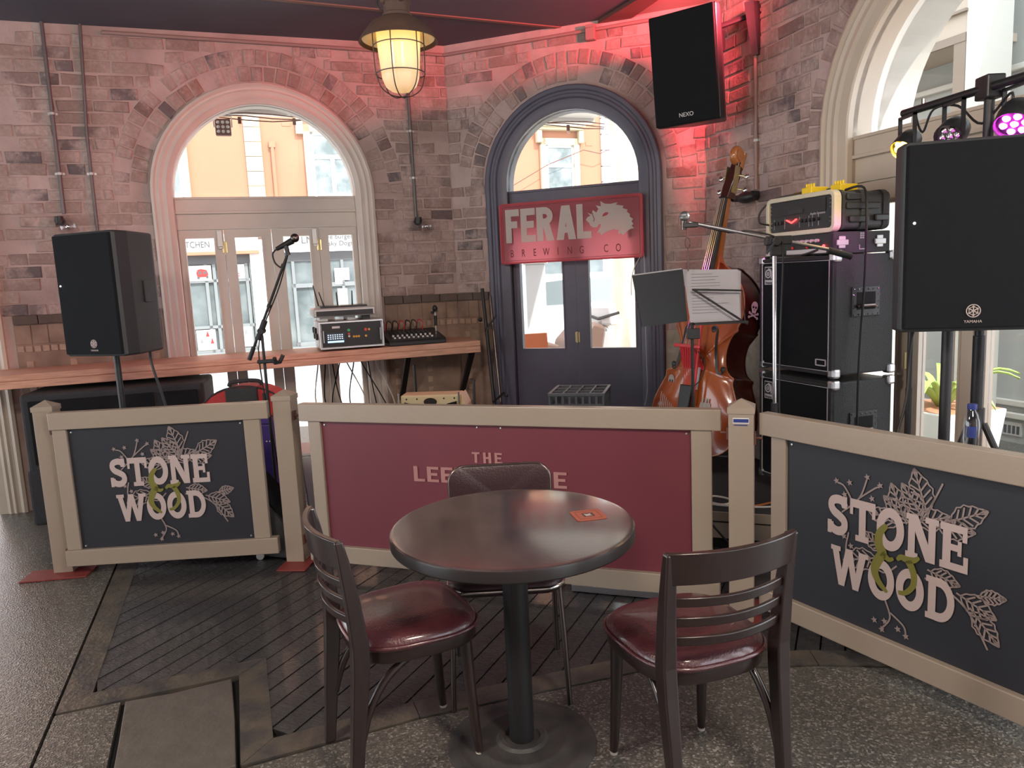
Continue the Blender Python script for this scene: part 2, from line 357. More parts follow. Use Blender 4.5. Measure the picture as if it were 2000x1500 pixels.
# concrete around the deck: polygons at z=0
def slab(poly, name='concrete_slab', z=0., m='concrete'): return put(name, M().prismz(poly, z-.03, z), m, fl)
lft = uv(-.012, 3.4); lb = uv(-.012, -6)
slab([(-6.6, -3.2), lb, lft, (-6.6, lft[1]+1.5), (-6.6, 3)] if False else [(-6.6, -3.2), (lb[0], lb[1]) if lb[1] > -3.2 else uv(-.012, -6), uv(-.012, 3.4), (-3.2, 8), (-6.6, 8)])
e = uv(.632, -.61); n1 = uv(.215, -.012); n2 = uv(.60, -.012)
slab([uv(0, -.012), n1, uv(.235, -.75), uv(.235, -6), uv(0, -6)])
slab([uv(.26, -6), uv(.26, -.75), uv(.26, -.635), uv(.648, -.618), (-.374, 2.400), (.426, 2.640), (1.107, 2.625), (2.1, 2.485), (4.6, 2.2), (4.6, -3.2), uv(2, -6)])
slab([(2.11, 2.485), (4.6, 2.2), (4.6, 8), (-.1, 8), (-.1, 5.92), (2.61, 4.2)])
slab([uv(0, 3.21), (-.1, 5.91), (-.1, 8), (-3.19, 8), uv(-.01, 3.41)])
sp = [uv(.232, -.02), uv(.40, -.035), uv(.605, -.018), uv(.615, -.3), uv(.618, -.595), uv(.42, -.61), uv(.255, -.60), uv(.245, -.3)]
put('stone_slab', M().prismz(sp, -.03, .004), 'slab', fl, bevel=.004)
# deck border boards and diagonal planks
bw = .105
def board(name, a, b, wd, side, m='deck_border', z=.002, t=.02):
    a = Vector((a[0], a[1])); b = Vector((b[0], b[1])); d = (b-a).normalized(); n = Vector((-d.y, d.x))*side*wd
    return put(name, M().prismz([tuple(a), tuple(b), tuple(b+n-d*wd*0), tuple(a+n)], z-t, z), m, fl, bevel=.002)
def mitre(pts, closed_side, wd=bw):   # border boards along a polyline with mitred joints
    P = [Vector(p) for p in pts]; inn = []
    for i, p in enumerate(P):
        ns = []
        if i > 0: d = (P[i]-P[i-1]).normalized(); ns.append(Vector((-d.y, d.x)))
        if i < len(P)-1: d = (P[i+1]-P[i]).normalized(); ns.append(Vector((-d.y, d.x)))
        n = sum(ns, Vector((0, 0))); n.normalize(); n *= wd/max(.3, n.dot(ns[0])); inn.append(p+n)
    for i in range(len(P)-1):
        g = (P[i+1]-P[i]).normalized()*.0012
        put('border_board', M().prismz([tuple(P[i]+g), tuple(P[i+1]-g), tuple(inn[i+1]-g), tuple(inn[i]+g)], -.02, .002), 'deck_border', fl)
    return inn
bp = [uv(0, 3.2), uv(0, 0), uv(.632, 0), uv(.632, -.60), (-.374, 2.412), (.426, 2.654), (1.107, 2.64), (2.1, 2.5)]
inn = mitre(bp, 1)
inner = [tuple(p) for p in inn]+[(2.6, 4.2), (-.1, 5.9)]
def clip_halfplane(poly, n, c):   # keep n.p <= c
    out = []
    for i in range(len(poly)):
        a, b = poly[i], poly[(i+1) % len(poly)]; da = a[0]*n[0]+a[1]*n[1]-c; db = b[0]*n[0]+b[1]*n[1]-c
        if da <= 0: out.append(a)
        if da*db < 0: t = da/(da-db); out.append((a[0]+(b[0]-a[0])*t, a[1]+(b[1]-a[1])*t))
    return out
def spans(poly, d, n, off):   # intervals (along d) of line n.p=off inside a polygon
    xs = []
    for i in range(len(poly)):
        a, b = poly[i], poly[(i+1) % len(poly)]; da = a[0]*n[0]+a[1]*n[1]-off; db = b[0]*n[0]+b[1]*n[1]-off
        if (da < 0) != (db < 0): t = da/(da-db); xs.append((a[0]+(b[0]-a[0])*t)*d[0]+(a[1]+(b[1]-a[1])*t)*d[1])
    xs.sort(); return list(zip(xs[::2], xs[1::2]))
DP = D(65); dd = (cos(DP), sin(DP)); dn = (sin(DP), -cos(DP)); PW = .0895; GAP = .007
lo = min(p[0]*dn[0]+p[1]*dn[1] for p in inner); hi = max(p[0]*dn[0]+p[1]*dn[1] for p in inner)
o_ = -1.722; k0 = int((lo-o_)/PW)-1; k1 = int((hi-o_)/PW)+1
for k in range(k0, k1+1):
    a = o_+k*PW+GAP/2; b = a+PW-GAP; sa = spans(inner, dd, dn, a); sb = spans(inner, dd, dn, b); sm = spans(inner, dd, dn, (a+b)/2)
    if not sm: continue
    for j, (p, q) in enumerate(sm):
        p2, q2 = sa[j] if j < len(sa) and len(sa) == len(sm) else (p, q); p3, q3 = sb[j] if j < len(sb) and len(sb) == len(sm) else (p, q)
        if q-p < .03: continue
        zz = random.uniform(-.0015, .001)
        c0 = (dd[0]*p, dd[1]*p); mid = (a+b)/2; L = q-p
        poly = [(a-mid, p2-p), (a-mid, q2-p), (b-mid, q3-p), (b-mid, p3-p)]
        put('plank', M().prismz(poly, -.018, 0), 'deck', fl, loc=(dd[0]*p+dn[0]*mid, dd[1]*p+dn[1]*mid, zz), rot=(0, 0, DP-pi/2))
# ------------------------------------------------------------------ ceiling
ce = struct('ceiling', 'dark navy painted ceiling')
put('ceiling_panel', M().prismz([(-7.3, -3.4), (3.9, -3.4), (3.9, -.7), (1.74, 5.72), (-.42, 6.6), (-7.4, 4.2)], CEIL, CEIL+.2), 'ceiling_navy', ce)
def at_z(px, z):
    d = fw+rt*((px[0]-1000)/F_PX)-up*((px[1]-750)/F_PX); t = (z-EYE)/d.z; return Vector((0, 0, EYE))+d*t
a = at_z((560, 1), CEIL-.012); b = at_z((1085, 53), CEIL-.012); dv = (b-a).normalized(); a = a-dv*2.5; b = b+dv*.25; nn = Vector((-dv.y, dv.x, 0))
put('batten', M().hexa([a, b, b+nn*.035, a+nn*.035], [p+Vector((0, 0, .013)) for p in (a, b, b+nn*.035, a+nn*.035)]), 'batten', ce)
c1 = a-nn*3.2; c2 = b-nn*3.2
put('ceiling_sheet', M().hexa([p+Vector((0, 0, .008)) for p in (a, b, c2, c1)], [p+Vector((0, 0, .014)) for p in (a, b, c2, c1)]), 'ceiling_grey', ce)
# right-hand end of the ceiling: dropped beam and beige sheet beyond it
def ceil_poly(name, pxs, z0, z1, m):
    P = [at_z(p, z0) for p in pxs]; put(name, M().hexa(P, [Vector((p.x, p.y, z1)) for p in P]), m, ce)
ceil_poly('beam', [(1168, 46), (1228, 40), (1330, -30), (1310, -40)], CEIL-.03, CEIL+.01, 'beam_red')
ceil_poly('ceiling_sheet', [(1222, 44), (1420, 12), (1420, -60), (1330, -34)], CEIL-.012, CEIL+.01, 'ceiling_beige')
# ------------------------------------------------------------------ walls
def wall_outline(s0, s1, z1, openings):
    P = [(s0, 0)]
    for (cx, r, zs) in sorted(openings):
        P += [(cx-r, 0)]+arc(cx, zs, r, pi, 0, 28)+[(cx+r, 0)]
    return P+[(s1, 0), (s1, z1), (s0, z1)]
def brick_mesh(L, h, j):
    m = M(); rnd = lambda a: random.uniform(-a, a)
    f = [(-L/2+rnd(j), 0, -h/2+rnd(j)), (L/2+rnd(j), 0, -h/2+rnd(j)), (L/2+rnd(j), 0, h/2+rnd(j)), (-L/2+rnd(j), 0, h/2+rnd(j))]
    c = .006
    fr = [(p[0]-c*(1 if p[0] > 0 else -1), -.008+rnd(.0012), p[2]-c*(1 if p[2] > 0 else -1)) for p in f]
    mid = [(p[0], -.0035, p[2]) for p in f]; bk = [(p[0], .01, p[2]) for p in f]
    m.add(fr+mid+bk, [(0, 1, 2, 3)]+[(i, (i+1) % 4, (i+1) % 4+4, i+4) for i in range(4)]+[(i+4, (i+1) % 4+4, (i+1) % 4+8, i+8) for i in range(4)])
    me = m.mesh('brick'); bm = bmesh.new(); bm.from_mesh(me); bmesh.ops.recalc_face_normals(bm, faces=bm.faces)
    # open-backed brick: make sure the face looks into the room
    if bm.faces and sum(f.normal.y for f in bm.faces) > 0: bmesh.ops.reverse_faces(bm, faces=bm.faces)
    bm.to_mesh(me); bm.free(); me.materials.append(MATS['brick']); return me
BS = [brick_mesh(.222, .074, .006) for _ in range(6)]; BH = [brick_mesh(.104, .074, .006) for _ in range(6)]; BV = [brick_mesh(.074, .105, .006) for _ in range(5)]
CRS = .0865
def lay_bricks(wall, P, H, s0, s1, z0, z1, excl, skip=.10):
    row = int(z0/CRS); n = 0
    while (row+1)*CRS <= z1+.01:
        zc = row*CRS+CRS/2; s = s0-random.uniform(0, .2); hdr = row % 2
        while s < s1:
            head = random.random() < (.55 if hdr else .25); L = .104 if head else .222; a, b = s, s+L; s = b+.011
            aa, bb = max(a, s0), min(b, s1)
            if bb-aa < .04: continue
            # trim against exclusions
            ok = True
            for ex in excl:
                r_ = ex(aa, bb, zc)
                if r_ is None: ok = False; break
                aa, bb = r_
            if not ok or bb-aa < .04 or random.random() < skip: continue
            c = (aa+bb)/2
            if not inview(wpt(P, H, c, 0, zc)): continue
            me = random.choice(BS if (bb-aa) > .15 else BH); L0 = .222 if (bb-aa) > .15 else .104
            put('brick', me, None, wall, loc=(c, 0, zc+random.uniform(-.002, .002)), rot=(0, random.uniform(-.012, .012), 0), scale=((bb-aa)/L0, random.uniform(.5, 1.3), 1)); n += 1
        row += 1
    return n
def ex_arch(cx, r, zs, ring):   # exclude arch opening plus voussoir rings
    def f(a, b, z):
        R = r+ring if z > zs else r
        if z > zs:
            if z-zs >= R+CRS/2: return a, b
            h = max(0, abs(z-zs)-CRS/2); hw = sqrt(max(0, R*R-h*h)) if h < R else 0
        else: hw = r
        L, Rr = cx-hw-.008, cx+hw+.008
        if b <= L or a >= Rr: return a, b
        if a < L and b > Rr: return (a, L)
        if a < L: return (a, L)
        if b > Rr: return (Rr, b)
        return None
    return f
def voussoirs(wall, P, H, cx, zs, r, rings, smin=-99, smax=99):
    for k in range(rings):
        rr = r+.012+.0575+k*.116; n = int(pi*rr/.086)
        for i in range(n):
            t = pi*(i+.5)/n; s, z = cx+rr*cos(t), zs+rr*sin(t)
            if z > CEIL-.05 or s < smin or s > smax or random.random() < .12 or not inview(wpt(P, H, s, 0, z)): continue
            put('brick', random.choice(BV), None, wall, loc=(s, 0, z), rot=(0, -(t-pi/2), 0), scale=(1, random.uniform(.5, 1.2), 1))
def architrave(name, parent, cx, zs, z0, prof, m, n=28, smooth=25):
    rows = []
    path = [('l', z0), ('l', zs)]+[('a', pi-pi*i/n) for i in range(1, n)]+[('r', zs), ('r', z0)]
    for k, v in path:
        row = []
        for r, y in prof:
            if k == 'l': row.append((cx-r, y, v))
            elif k == 'r': row.append((cx+r, y, v))
            else: row.append((cx+r*cos(v), y, zs+r*sin(v)))
        rows.append(row)
    return put(name, M().grid(rows), m, parent, smooth=smooth)
TH = .36
# ---- wall with the white arched doors (left) ----
A = struct('wall_left', 'worn brick wall around the white arched doors', (PA[0], PA[1], 0), HA)
ACX, AZS, AR = -1.438, 2.20, .655
put('wall_core', M().prism(wall_outline(-7.2, .14, CEIL, [(ACX, .74, AZS), (-4.10, .66, 2.2)]), 0, TH), 'plaster', A)
print('bricks A', lay_bricks(A, PA, HA, -3.30, -.004, 1.39, CEIL, [ex_arch(ACX, .80, AZS, .235)]))
voussoirs(A, PA, HA, ACX, AZS, .80, 2, smax=-.02)
def dado(wall, s0, s1, ztop=1.39):
    put('dado_panel', M().box(s0, s1, -.010, .01, 0, ztop-.065), 'dado', wall)
    n = max(1, round((s1-s0)/.17)); w = (s1-s0)/n
    for i in range(n): put('rail_tile', M().box(s0+i*w+.002, s0+(i+1)*w-.002, -.026, .01, ztop-.062, ztop), 'dado_dark', wall, bevel=.004)
    n = max(1, round((s1-s0)/.105)); w = (s1-s0)/n
    for i in range(n): put('tile', M().box(s0+i*w+.003, s0+(i+1)*w-.003, -.016, .01, ztop-.20, ztop-.068), 'dado', wall, bevel=.003)
    n = max(1, int((s1-s0)/.052)); w = (s1-s0)/n
    for i in range(n): put('mosaic_tile', M().box(s0+i*w+.005, s0+(i+1)*w-.005, -.017, .01, ztop-.255, ztop-.212), 'dado_tile', wall, bevel=.003)
    for c in [s0+.05+.27*k for k in range(int((s1-s0)/.27)+1)]:
        if c+.045 > s1: continue
        for j in range(11): put('mosaic_tile', M().box(c, c+.044, -.017, .01, .14+j*.088, .14+j*.088+.05), 'dado_tile', wall, bevel=.003)
dado(A, -.615, -.005); dado(A, -3.2, -2.262)
# ---- chamfered corner wall with the dark arched doors ----
B = struct('wall_back', 'worn brick wall around the dark arched doors', (PB[0], PB[1], 0), HB)
BCX, BZS, BR = 1.012, 2.215, .525
put('wall_core', M().prism(wall_outline(0, 2.25, CEIL, [(BCX, .62, BZS)]), 0, TH), 'plaster', B)
print('bricks B', lay_bricks(B, PB, HB, .006, 2.02, 1.05, CEIL, [ex_arch(BCX, .71, BZS, .235), lambda a, b, z: None if (b < .35 and z < 1.39) else (a, b)]))
voussoirs(B, PB, HB, BCX, BZS, .71, 2, smin=.03, smax=1.99)
dado(B, .01, .29)
put('dado_panel', M().box(1.73, 2.02, -.012, .01, 0, 1.05), 'stonewash', B)
# ---- right wall with the big cream arch ----
C = struct('wall_right', 'worn brick wall around the large cream arched doorway', (PC[0], PC[1], 0), HC)
CCX, CZS, CR = 2.12, 2.20, .757
put('wall_core', M().prism(wall_outline(0, 6.6, CEIL, [(CCX, .86, CZS), (4.25, .86, CZS), (5.75, .6, CZS)]), 0, .22), 'plaster', C)  # arches beyond the big one are unseen, added to let fill light in
put('wall_core', M().prism(wall_outline(-.3, 6.6, CEIL, [(CCX, .775, CZS), (4.25, .775, CZS), (5.75, .55, CZS)]), .22, .46), 'reveal_sunlit', C)
print('bricks C', lay_bricks(C, PC, HC, .006, 1.9, 1.05, CEIL, [ex_arch(CCX, .945, CZS, .12)]))
voussoirs(C, PC, HC, CCX, CZS, .945, 1, smin=.02, smax=2.0)
put('dado_panel', M().box(.01, 1.17, -.014, .01, 0, 1.05), 'stonewash', C)
# ---- rest of the room behind the viewer: solid rear wall, side openings added to let daylight in
Rw = struct('wall_rear', 'plain rear wall of the room', (0, 0, 0), 0)
put('wall_core', M().box(-7.3, 3.9, -3.4, -3.2, 0, CEIL), 'plaster', Rw); put('wall_core', M().box(3.6, 3.9, -3.2, -.72, 2.75, CEIL), 'plaster', Rw)  # right end left open under the header as an inlet for fill light
Lw = struct('wall_side', 'unseen side wall with openings added for daylight', (-.4, 0, 0), 0)
put('wall_core', M().box(-6.9, -6.6, -3.2, -2.2, 0, CEIL).box(-6.9, -6.6, -2.2, 3.9, 2.6, CEIL).box(-6.9, -6.6, .7, 1.1, 0, 2.6).box(-6.9, -6.6, 3.9, 5, 0, CEIL), 'plaster', Lw)
# ------------------------------------------------------------------ arched door sets
def half_disc(cx, zs, r, z0, n=28):   # glass area above z0
    a0 = math.asin(max(-1, min(1, (z0-zs)/r))) if z0 < zs else 0
    return [(cx-r, z0)]+arc(cx, zs, r, pi, 0, n)+[(cx+r, z0)] if z0 < zs else arc(cx, zs, r, pi, 0, n)
def leaf(parent, a, b, z0, z1, pa, pb, p0, p1, y, m, th=.045, hinge=None, bolt=None, glassm='pane_glass'):
    g = .002
    L = put('door_leaf', M().box(a+g, pa, y, y+th, z0, z1).box(pb, b-g, y, y+th, z0, z1).box(pa, pb, y, y+th, z0, p0).box(pa, pb, y, y+th, p1, z1), m, parent)
    put('pane', M().box(pa, pb, y+th*.4, y+th*.6, p0, p1), glassm, L)
    bead = M()
    for q in (pa, pb): bead.box(q-(.012 if q == pa else 0), q+(.012 if q == pb else 0), y-.006, y, p0-.012, p1+.012)
    bead.box(pa, pb, y-.006, y, p1, p1+.012).box(pa, pb, y-.006, y, p0-.012, p0)
    put('glazing_bead', bead, m, L)
    if hinge is not None:
        for z in (z1-.13, (z0+z1)/2, z0+.2): put('hinge', M().cyl((hinge, y-.008, z-.045), (hinge, y-.008, z+.045), .007, 8).box(hinge-.018, hinge+.018, y-.004, y, z-.04, z+.04), 'brass', L, smooth=40)
    if bolt is not None:
        put('bolt', M().box(bolt-.019, bolt+.019, y-.012, y, z1-.125, z1-.005).prism(arc(bolt, z1-.125, .019, pi, 2*pi, 8), y-.014, y), 'silver_case', L, bevel=.003)
    return L
def arched_doors(name, label, P, H, cx, zs, r, prof, m, ztr0, ztr1, zh, leaves, yl, zpane, reveal=None, revm='white_paint', pane_bot=.25, bolts=True, panes=None):
    d = struct(name, label, (P[0], P[1], 0), H)
    architrave('architrave', d, cx, zs, 0, prof, m)
    architrave('jamb', d, cx, zs, 0, [(r, yl-.03), (r, yl+.10), (r+.09, yl+.10)], m)
    if reveal: architrave('reveal', d, cx, zs, 0, reveal, revm)
    put('transom_glass', M().prism(half_disc(cx, zs, r+.01, ztr1), yl+.02, yl+.026), 'pane_glass', d)
    put('transom_bar', M().box(cx-r, cx+r, yl-.02, yl+.08, ztr0, ztr1).box(cx-r, cx+r, yl-.034, yl-.02, ztr0+.0, ztr0+.02).box(cx-r, cx+r, yl-.03, yl-.02, ztr1-.018, ztr1), m, d, bevel=.003)
    put('door_head', M().box(cx-r, cx+r, yl-.008, yl+.08, zh, ztr0), m, d)
    bs = leaves
    for i in range(len(bs)-1):
        a, b = bs[i], bs[i+1]; pa, pb = panes[i] if panes else (a+.075, b-.075)
        leaf(d, a, b, .01, zh-.004, pa, pb, pane_bot, zpane, yl, m, hinge=bs[i] if i % 2 == 1 else None, bolt=(b-.03 if bolts and i % 2 == 0 else None))
    return d
pr = lambda ro, ri: [(ro, .01), (ro, -.035), (ro-.018, -.042), (ro-.03, -.03), (ro-.042, -.03), (ro-.056, -.038), (ro-.075, -.028), (ro-.088, -.028), (ro-.104, -.034), (ro-.122, -.02), (ri+.006, -.014), (ri, -.004), (ri, .06)]
d1 = arched_doors('door_1', 'white painted arched folding doors with four glazed leaves and a half round fanlight', PA, HA, ACX, AZS, AR, pr(.80, AR), 'white_paint', 2.068, 2.19, 1.955,
    [-2.093, -1.776, -1.432, -1.082, -.783], .05, 1.893, reveal=[(.74, .12), (.74, TH)], panes=[(-2.047, -1.847), (-1.70, -1.507), (-1.349, -1.152), (-1.008, -.823)])
d2 = arched_doors('door_2', 'dark navy painted arched double doors with two glazed leaves and a fanlight', PB, HB, BCX, BZS, BR, [(.70, .01), (.70, -.035), (.69, -.042), (.665, -.042), (.655, -.03), (.64, -.03), (.63, -.036), (.612, -.036), (.60, -.022), (.56, -.022), (BR, -.012), (BR, .06)], 'navy_paint', 2.06, 2.175, 2.0,
    [.487, 1.012, 1.537], .05, 1.86, reveal=[(.62, .12), (.62, TH)], revm='white_stone', pane_bot=.915, bolts=False, panes=[(.547, .903), (1.118, 1.48)])
d3 = arched_doors('door_3', 'cream painted arched doors with glazed leaves opening to a courtyard', PC, HC, CCX, CZS, CR, pr(.94, CR), 'cream_paint', 2.06, 2.18, 1.93,
    [1.363, 1.741, 2.12, 2.498, 2.877], .06, 1.80, reveal=[(.775, .14), (.775, .46)], revm='reveal_sunlit', pane_bot=.25, bolts=False)
# the next doorway along the white-door wall: only its trim shows
d4 = struct('door_4', 'open doorway with white fluted trim at the left edge', (PA[0], PA[1], 0), HA)
architrave('architrave', d4, -4.10, 2.2, 0, [(.84, .01), (.84, -.035), (.82, -.042), (.80, -.03), (.785, -.03), (.77, -.038), (.75, -.028), (.735, -.034), (.715, -.02), (.66, -.012), (.66, .30)], 'cream_paint')
# ------------------------------------------------------------------ outside: street, shops, courtyard
gd = struct('street_ground', 'bright footpath and road outside the windows')
put('footpath', M().box(-14, 2.4, 4, 60, -.16, -.10).box(2.4, 40, 5.2, 60, -.16, -.10), 'footpath', gd)
OA = (-.326, .946)
def oA(s, o, z=0): return (PA[0]+s*cos(HA)+o*OA[0], PA[1]+s*sin(HA)+o*OA[1], z)
rd = [oA(-20, 6.8)[:2], oA(30, 6.8)[:2], oA(30, 10.6)[:2], oA(-20, 10.6)[:2]]
put('road', M().prismz(rd, -.12, -.092), 'asphalt', gd)
# pub awning over the footpath
aw = tag(put('street_awning', M().box(-6, 2.4, TH, 2.35, 3.31, 3.39).box(-6, 2.4, 2.25, 2.35, 3.26, 3.45), 'soffit', None, (PA[0], PA[1], 0), (0, 0, HA)), 'pale flat awning soffit over the footpath outside the fanlights', 'awning')
wr = M()
for k in range(3):
    ph = k*1.1; wr.tube([(-6+i*.25, 2.18+.015*k, 3.24-.02*k-.018*sin(i*1.3+ph)) for i in range(35)], .006, 5)
cab = tag(put('festoon_cable', wr, 'rust', None, (PA[0], PA[1], 0), (0, 0, HA)), 'dark red festoon cable strung along the awning edge', 'cable')
def festoon(s):
    t = thing('festoon_socket', '', 'light socket', oA(s, 2.18, 3.13), HA, 'festoon sockets under the awning')
    put('socket', M().box(-.016, .016, -.012, .012, .02, .085), 'rust', t, smooth=40); put('bulb', M().ball((0, 0, .0), .018, 10), 'globe_glass', t, smooth=60)
    return t
for s, lab in ((-1.566, 'first dangling lamp socket right of the square floodlight outside'), (-1.035, 'second dangling lamp socket left of the far cream window outside'), (2.03, 'red lamp socket hanging over the hooded window outside')):
    festoon(s)['label'] = lab
# square nine-lens floodlight hung under the awning
fx = thing('floodlight', 'square grey floodlight with nine round lenses hanging outside the white fanlight', 'floodlight', oA(-1.727, 2.12, 3.02), HA)
put('housing', M().box(-.074, .074, -.03, .04, 0, .16), 'rust', fx, bevel=.012)
put('bracket', M().tube([(-.085, 0, .08), (-.085, 0, .19), (.085, 0, .19), (.085, 0, .08)], .008, 6).cyl((0, 0, .19), (0, 0, .29), .012, 6), 'silver_case', fx)
for i in range(3):
    for j in range(3): put('lens', M().lathe([(0, .008), (.010, .006), (.016, 0), (.018, -.004)], 12, (0, 0, 0)), 'silver_case', fx, loc=(-.044+i*.044, -.031, .036+j*.044), rot=(pi/2, 0, 0), smooth=50)
# --- facade opposite
FO = oA(0, 13.0); FH = HA
fc = thing('corner_building', 'orange rendered building with cream quoins and cream framed windows across the street', 'building', (FO[0], FO[1], 0), FH)
put('rendered_wall', M().box(-14, 7.8, 0, 1.5, 2.75, 9), 'orange_wall', fc)
for k in range(9): put('quoin', M().box(-1.40, -1.03, -.06, .02, 2.9+k*.335, 2.9+k*.335+.325), 'cream_stone', fc, bevel=.01)
for k in range(12): put('quoin', M().box(7.80, 8.22, -.08, 2, 2.3+k*.42, 2.3+k*.42+.405), 'white_stone', fc, bevel=.02)
def sash(x0, x1, z0, z1, hood=False, lights=2):
    w = put('window', M().box(x0, x1, -.10, 0, z0, z0+.14).box(x0, x1, -.10, 0, z1-.17, z1).box(x0, x0+.15, -.10, 0, z0, z1).box(x1-.15, x1, -.10, 0, z0, z1), 'cream_stone', fc)
    zi0, zi1 = z0+.14, z1-.17; xi0, xi1 = x0+.15, x1-.15; zm = zi0+(zi1-zi0)*.62
    s = M().box(xi0, xi0+.07, -.05, 0, zi0, zi1).box(xi1-.07, xi1, -.05, 0, zi0, zi1).box(xi0, xi1, -.05, 0, zi0, zi0+.07).box(xi0, xi1, -.05, 0, zi1-.07, zi1).box(xi0, xi1, -.05, 0, zm-.05, zm+.05)
    if lights == 2: s.box((xi0+xi1)/2-.05, (xi0+xi1)/2+.05, -.05, 0, zi0, zm)
    put('sash', s, 'white_stone', w)
    put('pane', M().box(xi0, xi1, -.03, -.02, zi0, zi1), 'win_glass_ext', w)
    if hood:
        put('hood', M().box(x0-.12, x1+.12, -.3, 0, z1+.27, z1+.33).box(x0-.08, x1+.08, -.22, 0, z1+.20, z1+.27), 'cream_stone', fc, bevel=.01)
        for c in (x0-.04, x1+.04): put('corbel', M().box(c-.07, c+.07, -.18, 0, z1-.12, z1+.20), 'cream_stone', fc, bevel=.02)
sash(-.06, 1.22, 3.5, 5.32); put('corbel', M().box(-.22, -.06, -.12, 0, 5.1, 5.45), 'cream_stone', fc); sash(-4.3, -2.66, 3.5, 5.3); sash(6.0, 7.12, 3.4, 5.10, hood=True, lights=1)
put('downpipe', M().box(-.86, -.72, -.10, 0, 4.78, 4.92).cyl((-.79, -.06, 2.9), (-.79, -.06, 4.8), .045, 8), 'orange_wall', fc, smooth=40)
for x, z in ((-.43, 5.33), (7.45, 4.98)): put('air_vent', M().box(x-.1, x+.1, -.012, 0, z-.05, z+.05), 'orange_wall', fc, bevel=.01)
tag(put('street_cable', M().tube([(5.118, -.3, 3.857), (6.10, -.3, 4.379), (7.15, -.3, 4.768), (7.63, -.3, 4.68), (8.2, -.3, 4.9), (8.6, -.3, 5.6)], .012, 5), 'rust', None, (FO[0], FO[1], 0), (0, 0, FH)), 'thin dark service cable strung past the hooded window across the street', 'cable')
# --- shopfronts below
sh = thing('shopfront', 'row of grey glazed shopfronts under pale signboards across the street', 'shopfront', (FO[0], FO[1], 0), FH)
put('stallboard', M().box(-14, 7.8, -.05, 1.5, -.12, .05), 'shop_grey', sh)
put('fascia', M().box(-6, -1.30, -.25, 0, 2.40, 2.8), 'shop_white', sh); put('fascia', M().box(-1.05, 3, -.25, 0, 2.40, 2.8), 'shop_white', sh); put('fascia', M().box(3.2, 7.8, -.25, 0, 2.2, 2.8), 'shop_grey', sh)
put('shop_soffit', M().box(-6, -1.3, -.3, .6, 2.33, 2.40), 'orange_wall', sh)
put('header', M().box(-6, 3, 0, .1, 2.12, 2.34), 'shop_dark', sh)
put('glazing', M().box(-6, 7.8, .05, .12, .05, 2.12), 'shop_glass', sh)
mu = M()
for x in (-5, -4, -3.42, -2.52, -2.34, -1.62, -1.52, -.55, .02, .62, 1.2, 3.2, 4.2, 5.0, 5.75, 6.6): mu.box(x-.035, x+.035, -.02, .06, .05, 2.12)
for z in (.05, .62, 1.70): mu.box(-6, -1.5, -.02, .06, z, z+.07)
for z in (.05, 1.48): mu.box(-.6, 3, -.02, .06, z, z+.1)
put('mullions', mu, 'shop_grey', sh)['kind'] = 'stuff'
put('brick_pier', M().box(-1.52, -1.06, -.1, .3, -.1, 2.4), 'white_stone', sh)
text('shop_sign', 'KITCHEN', .20, 'shop_dark', sh, (-2.70, -.262, 2.50), sx=.8)
text('shop_sign', 'LM', .24, 'shop_dark', sh, (-.18, -.262, 2.53)); text('shop_sign', 've burgers', .16, 'shop_dark', sh, (.62, -.262, 2.62)); text('shop_sign', 'sky Dogs', .16, 'shop_dark', sh, (.60, -.262, 2.46))
def poster(x0, x1, z0, z1, m='shop_white'): return put('poster', M().box(x0, x1, -.035, -.02, z0, z1), m, sh)
p = poster(-2.92, -2.40, 1.74, 2.10)
put('tuk_tuk_print', M().prism([(-2.71, 1.83), (-2.73, 1.92), (-2.70, 2.0), (-2.62, 2.02), (-2.50, 1.99), (-2.47, 1.9), (-2.49, 1.83)], -.04, -.036), 'red_stain', p)
put('tuk_tuk_window', M().box(-2.68, -2.62, -.044, -.041, 1.90, 1.97).box(-2.58, -2.51, -.044, -.041, 1.90, 1.96), 'shop_dark', p)
put('tuk_tuk_wheel', M().prism(arc(-2.69, 1.82, .03, 0, 2*pi, 12)[:-1], -.046, -.042).prism(arc(-2.50, 1.83, .028, 0, 2*pi, 12)[:-1], -.046, -.042), 'shop_dark', p)
p = poster(-2.02, -1.66, 1.76, 2.1); put('balloon_print', M().prism(arc(-1.86, 2.0, .045, 0, 2*pi, 16, .06)[:-1], -.04, -.036), 'red_stain', p)
for i, z in enumerate((1.87, 1.82)): put('print_line', M().box(-2.0, -1.78, -.04, -.036, z, z+.02), 'red_stain', p)
p = poster(-2.86, -2.44, .12, .6); p2 = poster(-2.05, -1.62, .14, .62)
for i, (x, z) in enumerate(((-2.62, .5), (-2.76, .35), (-2.53, .33))): put('icon_print', M().prism([(x-.04, z-.06), (x+.04, z-.06), (x, z+.08)], -.04, -.036), 'red_stain' if i != 1 else 'shop_grey', p)
for i, (x, z) in enumerate(((-1.92, .42), (-1.76, .5))): put('icon_print', M().prism([(x-.04, z-.06), (x+.04, z-.06), (x, z+.08)], -.04, -.036), 'red_stain' if i == 0 else 'shop_grey', p2)
for (x0, x1, z0, z1) in ((.42, .60, 1.52, 1.92), (.60, .78, 1.62, 1.92), (.46, .70, .75, 1.42)): poster(x0, x1, z0, z1)
put('counter', M().box(-2.9, -2.45, .16, .3, .7, .95), 'terracotta', sh)
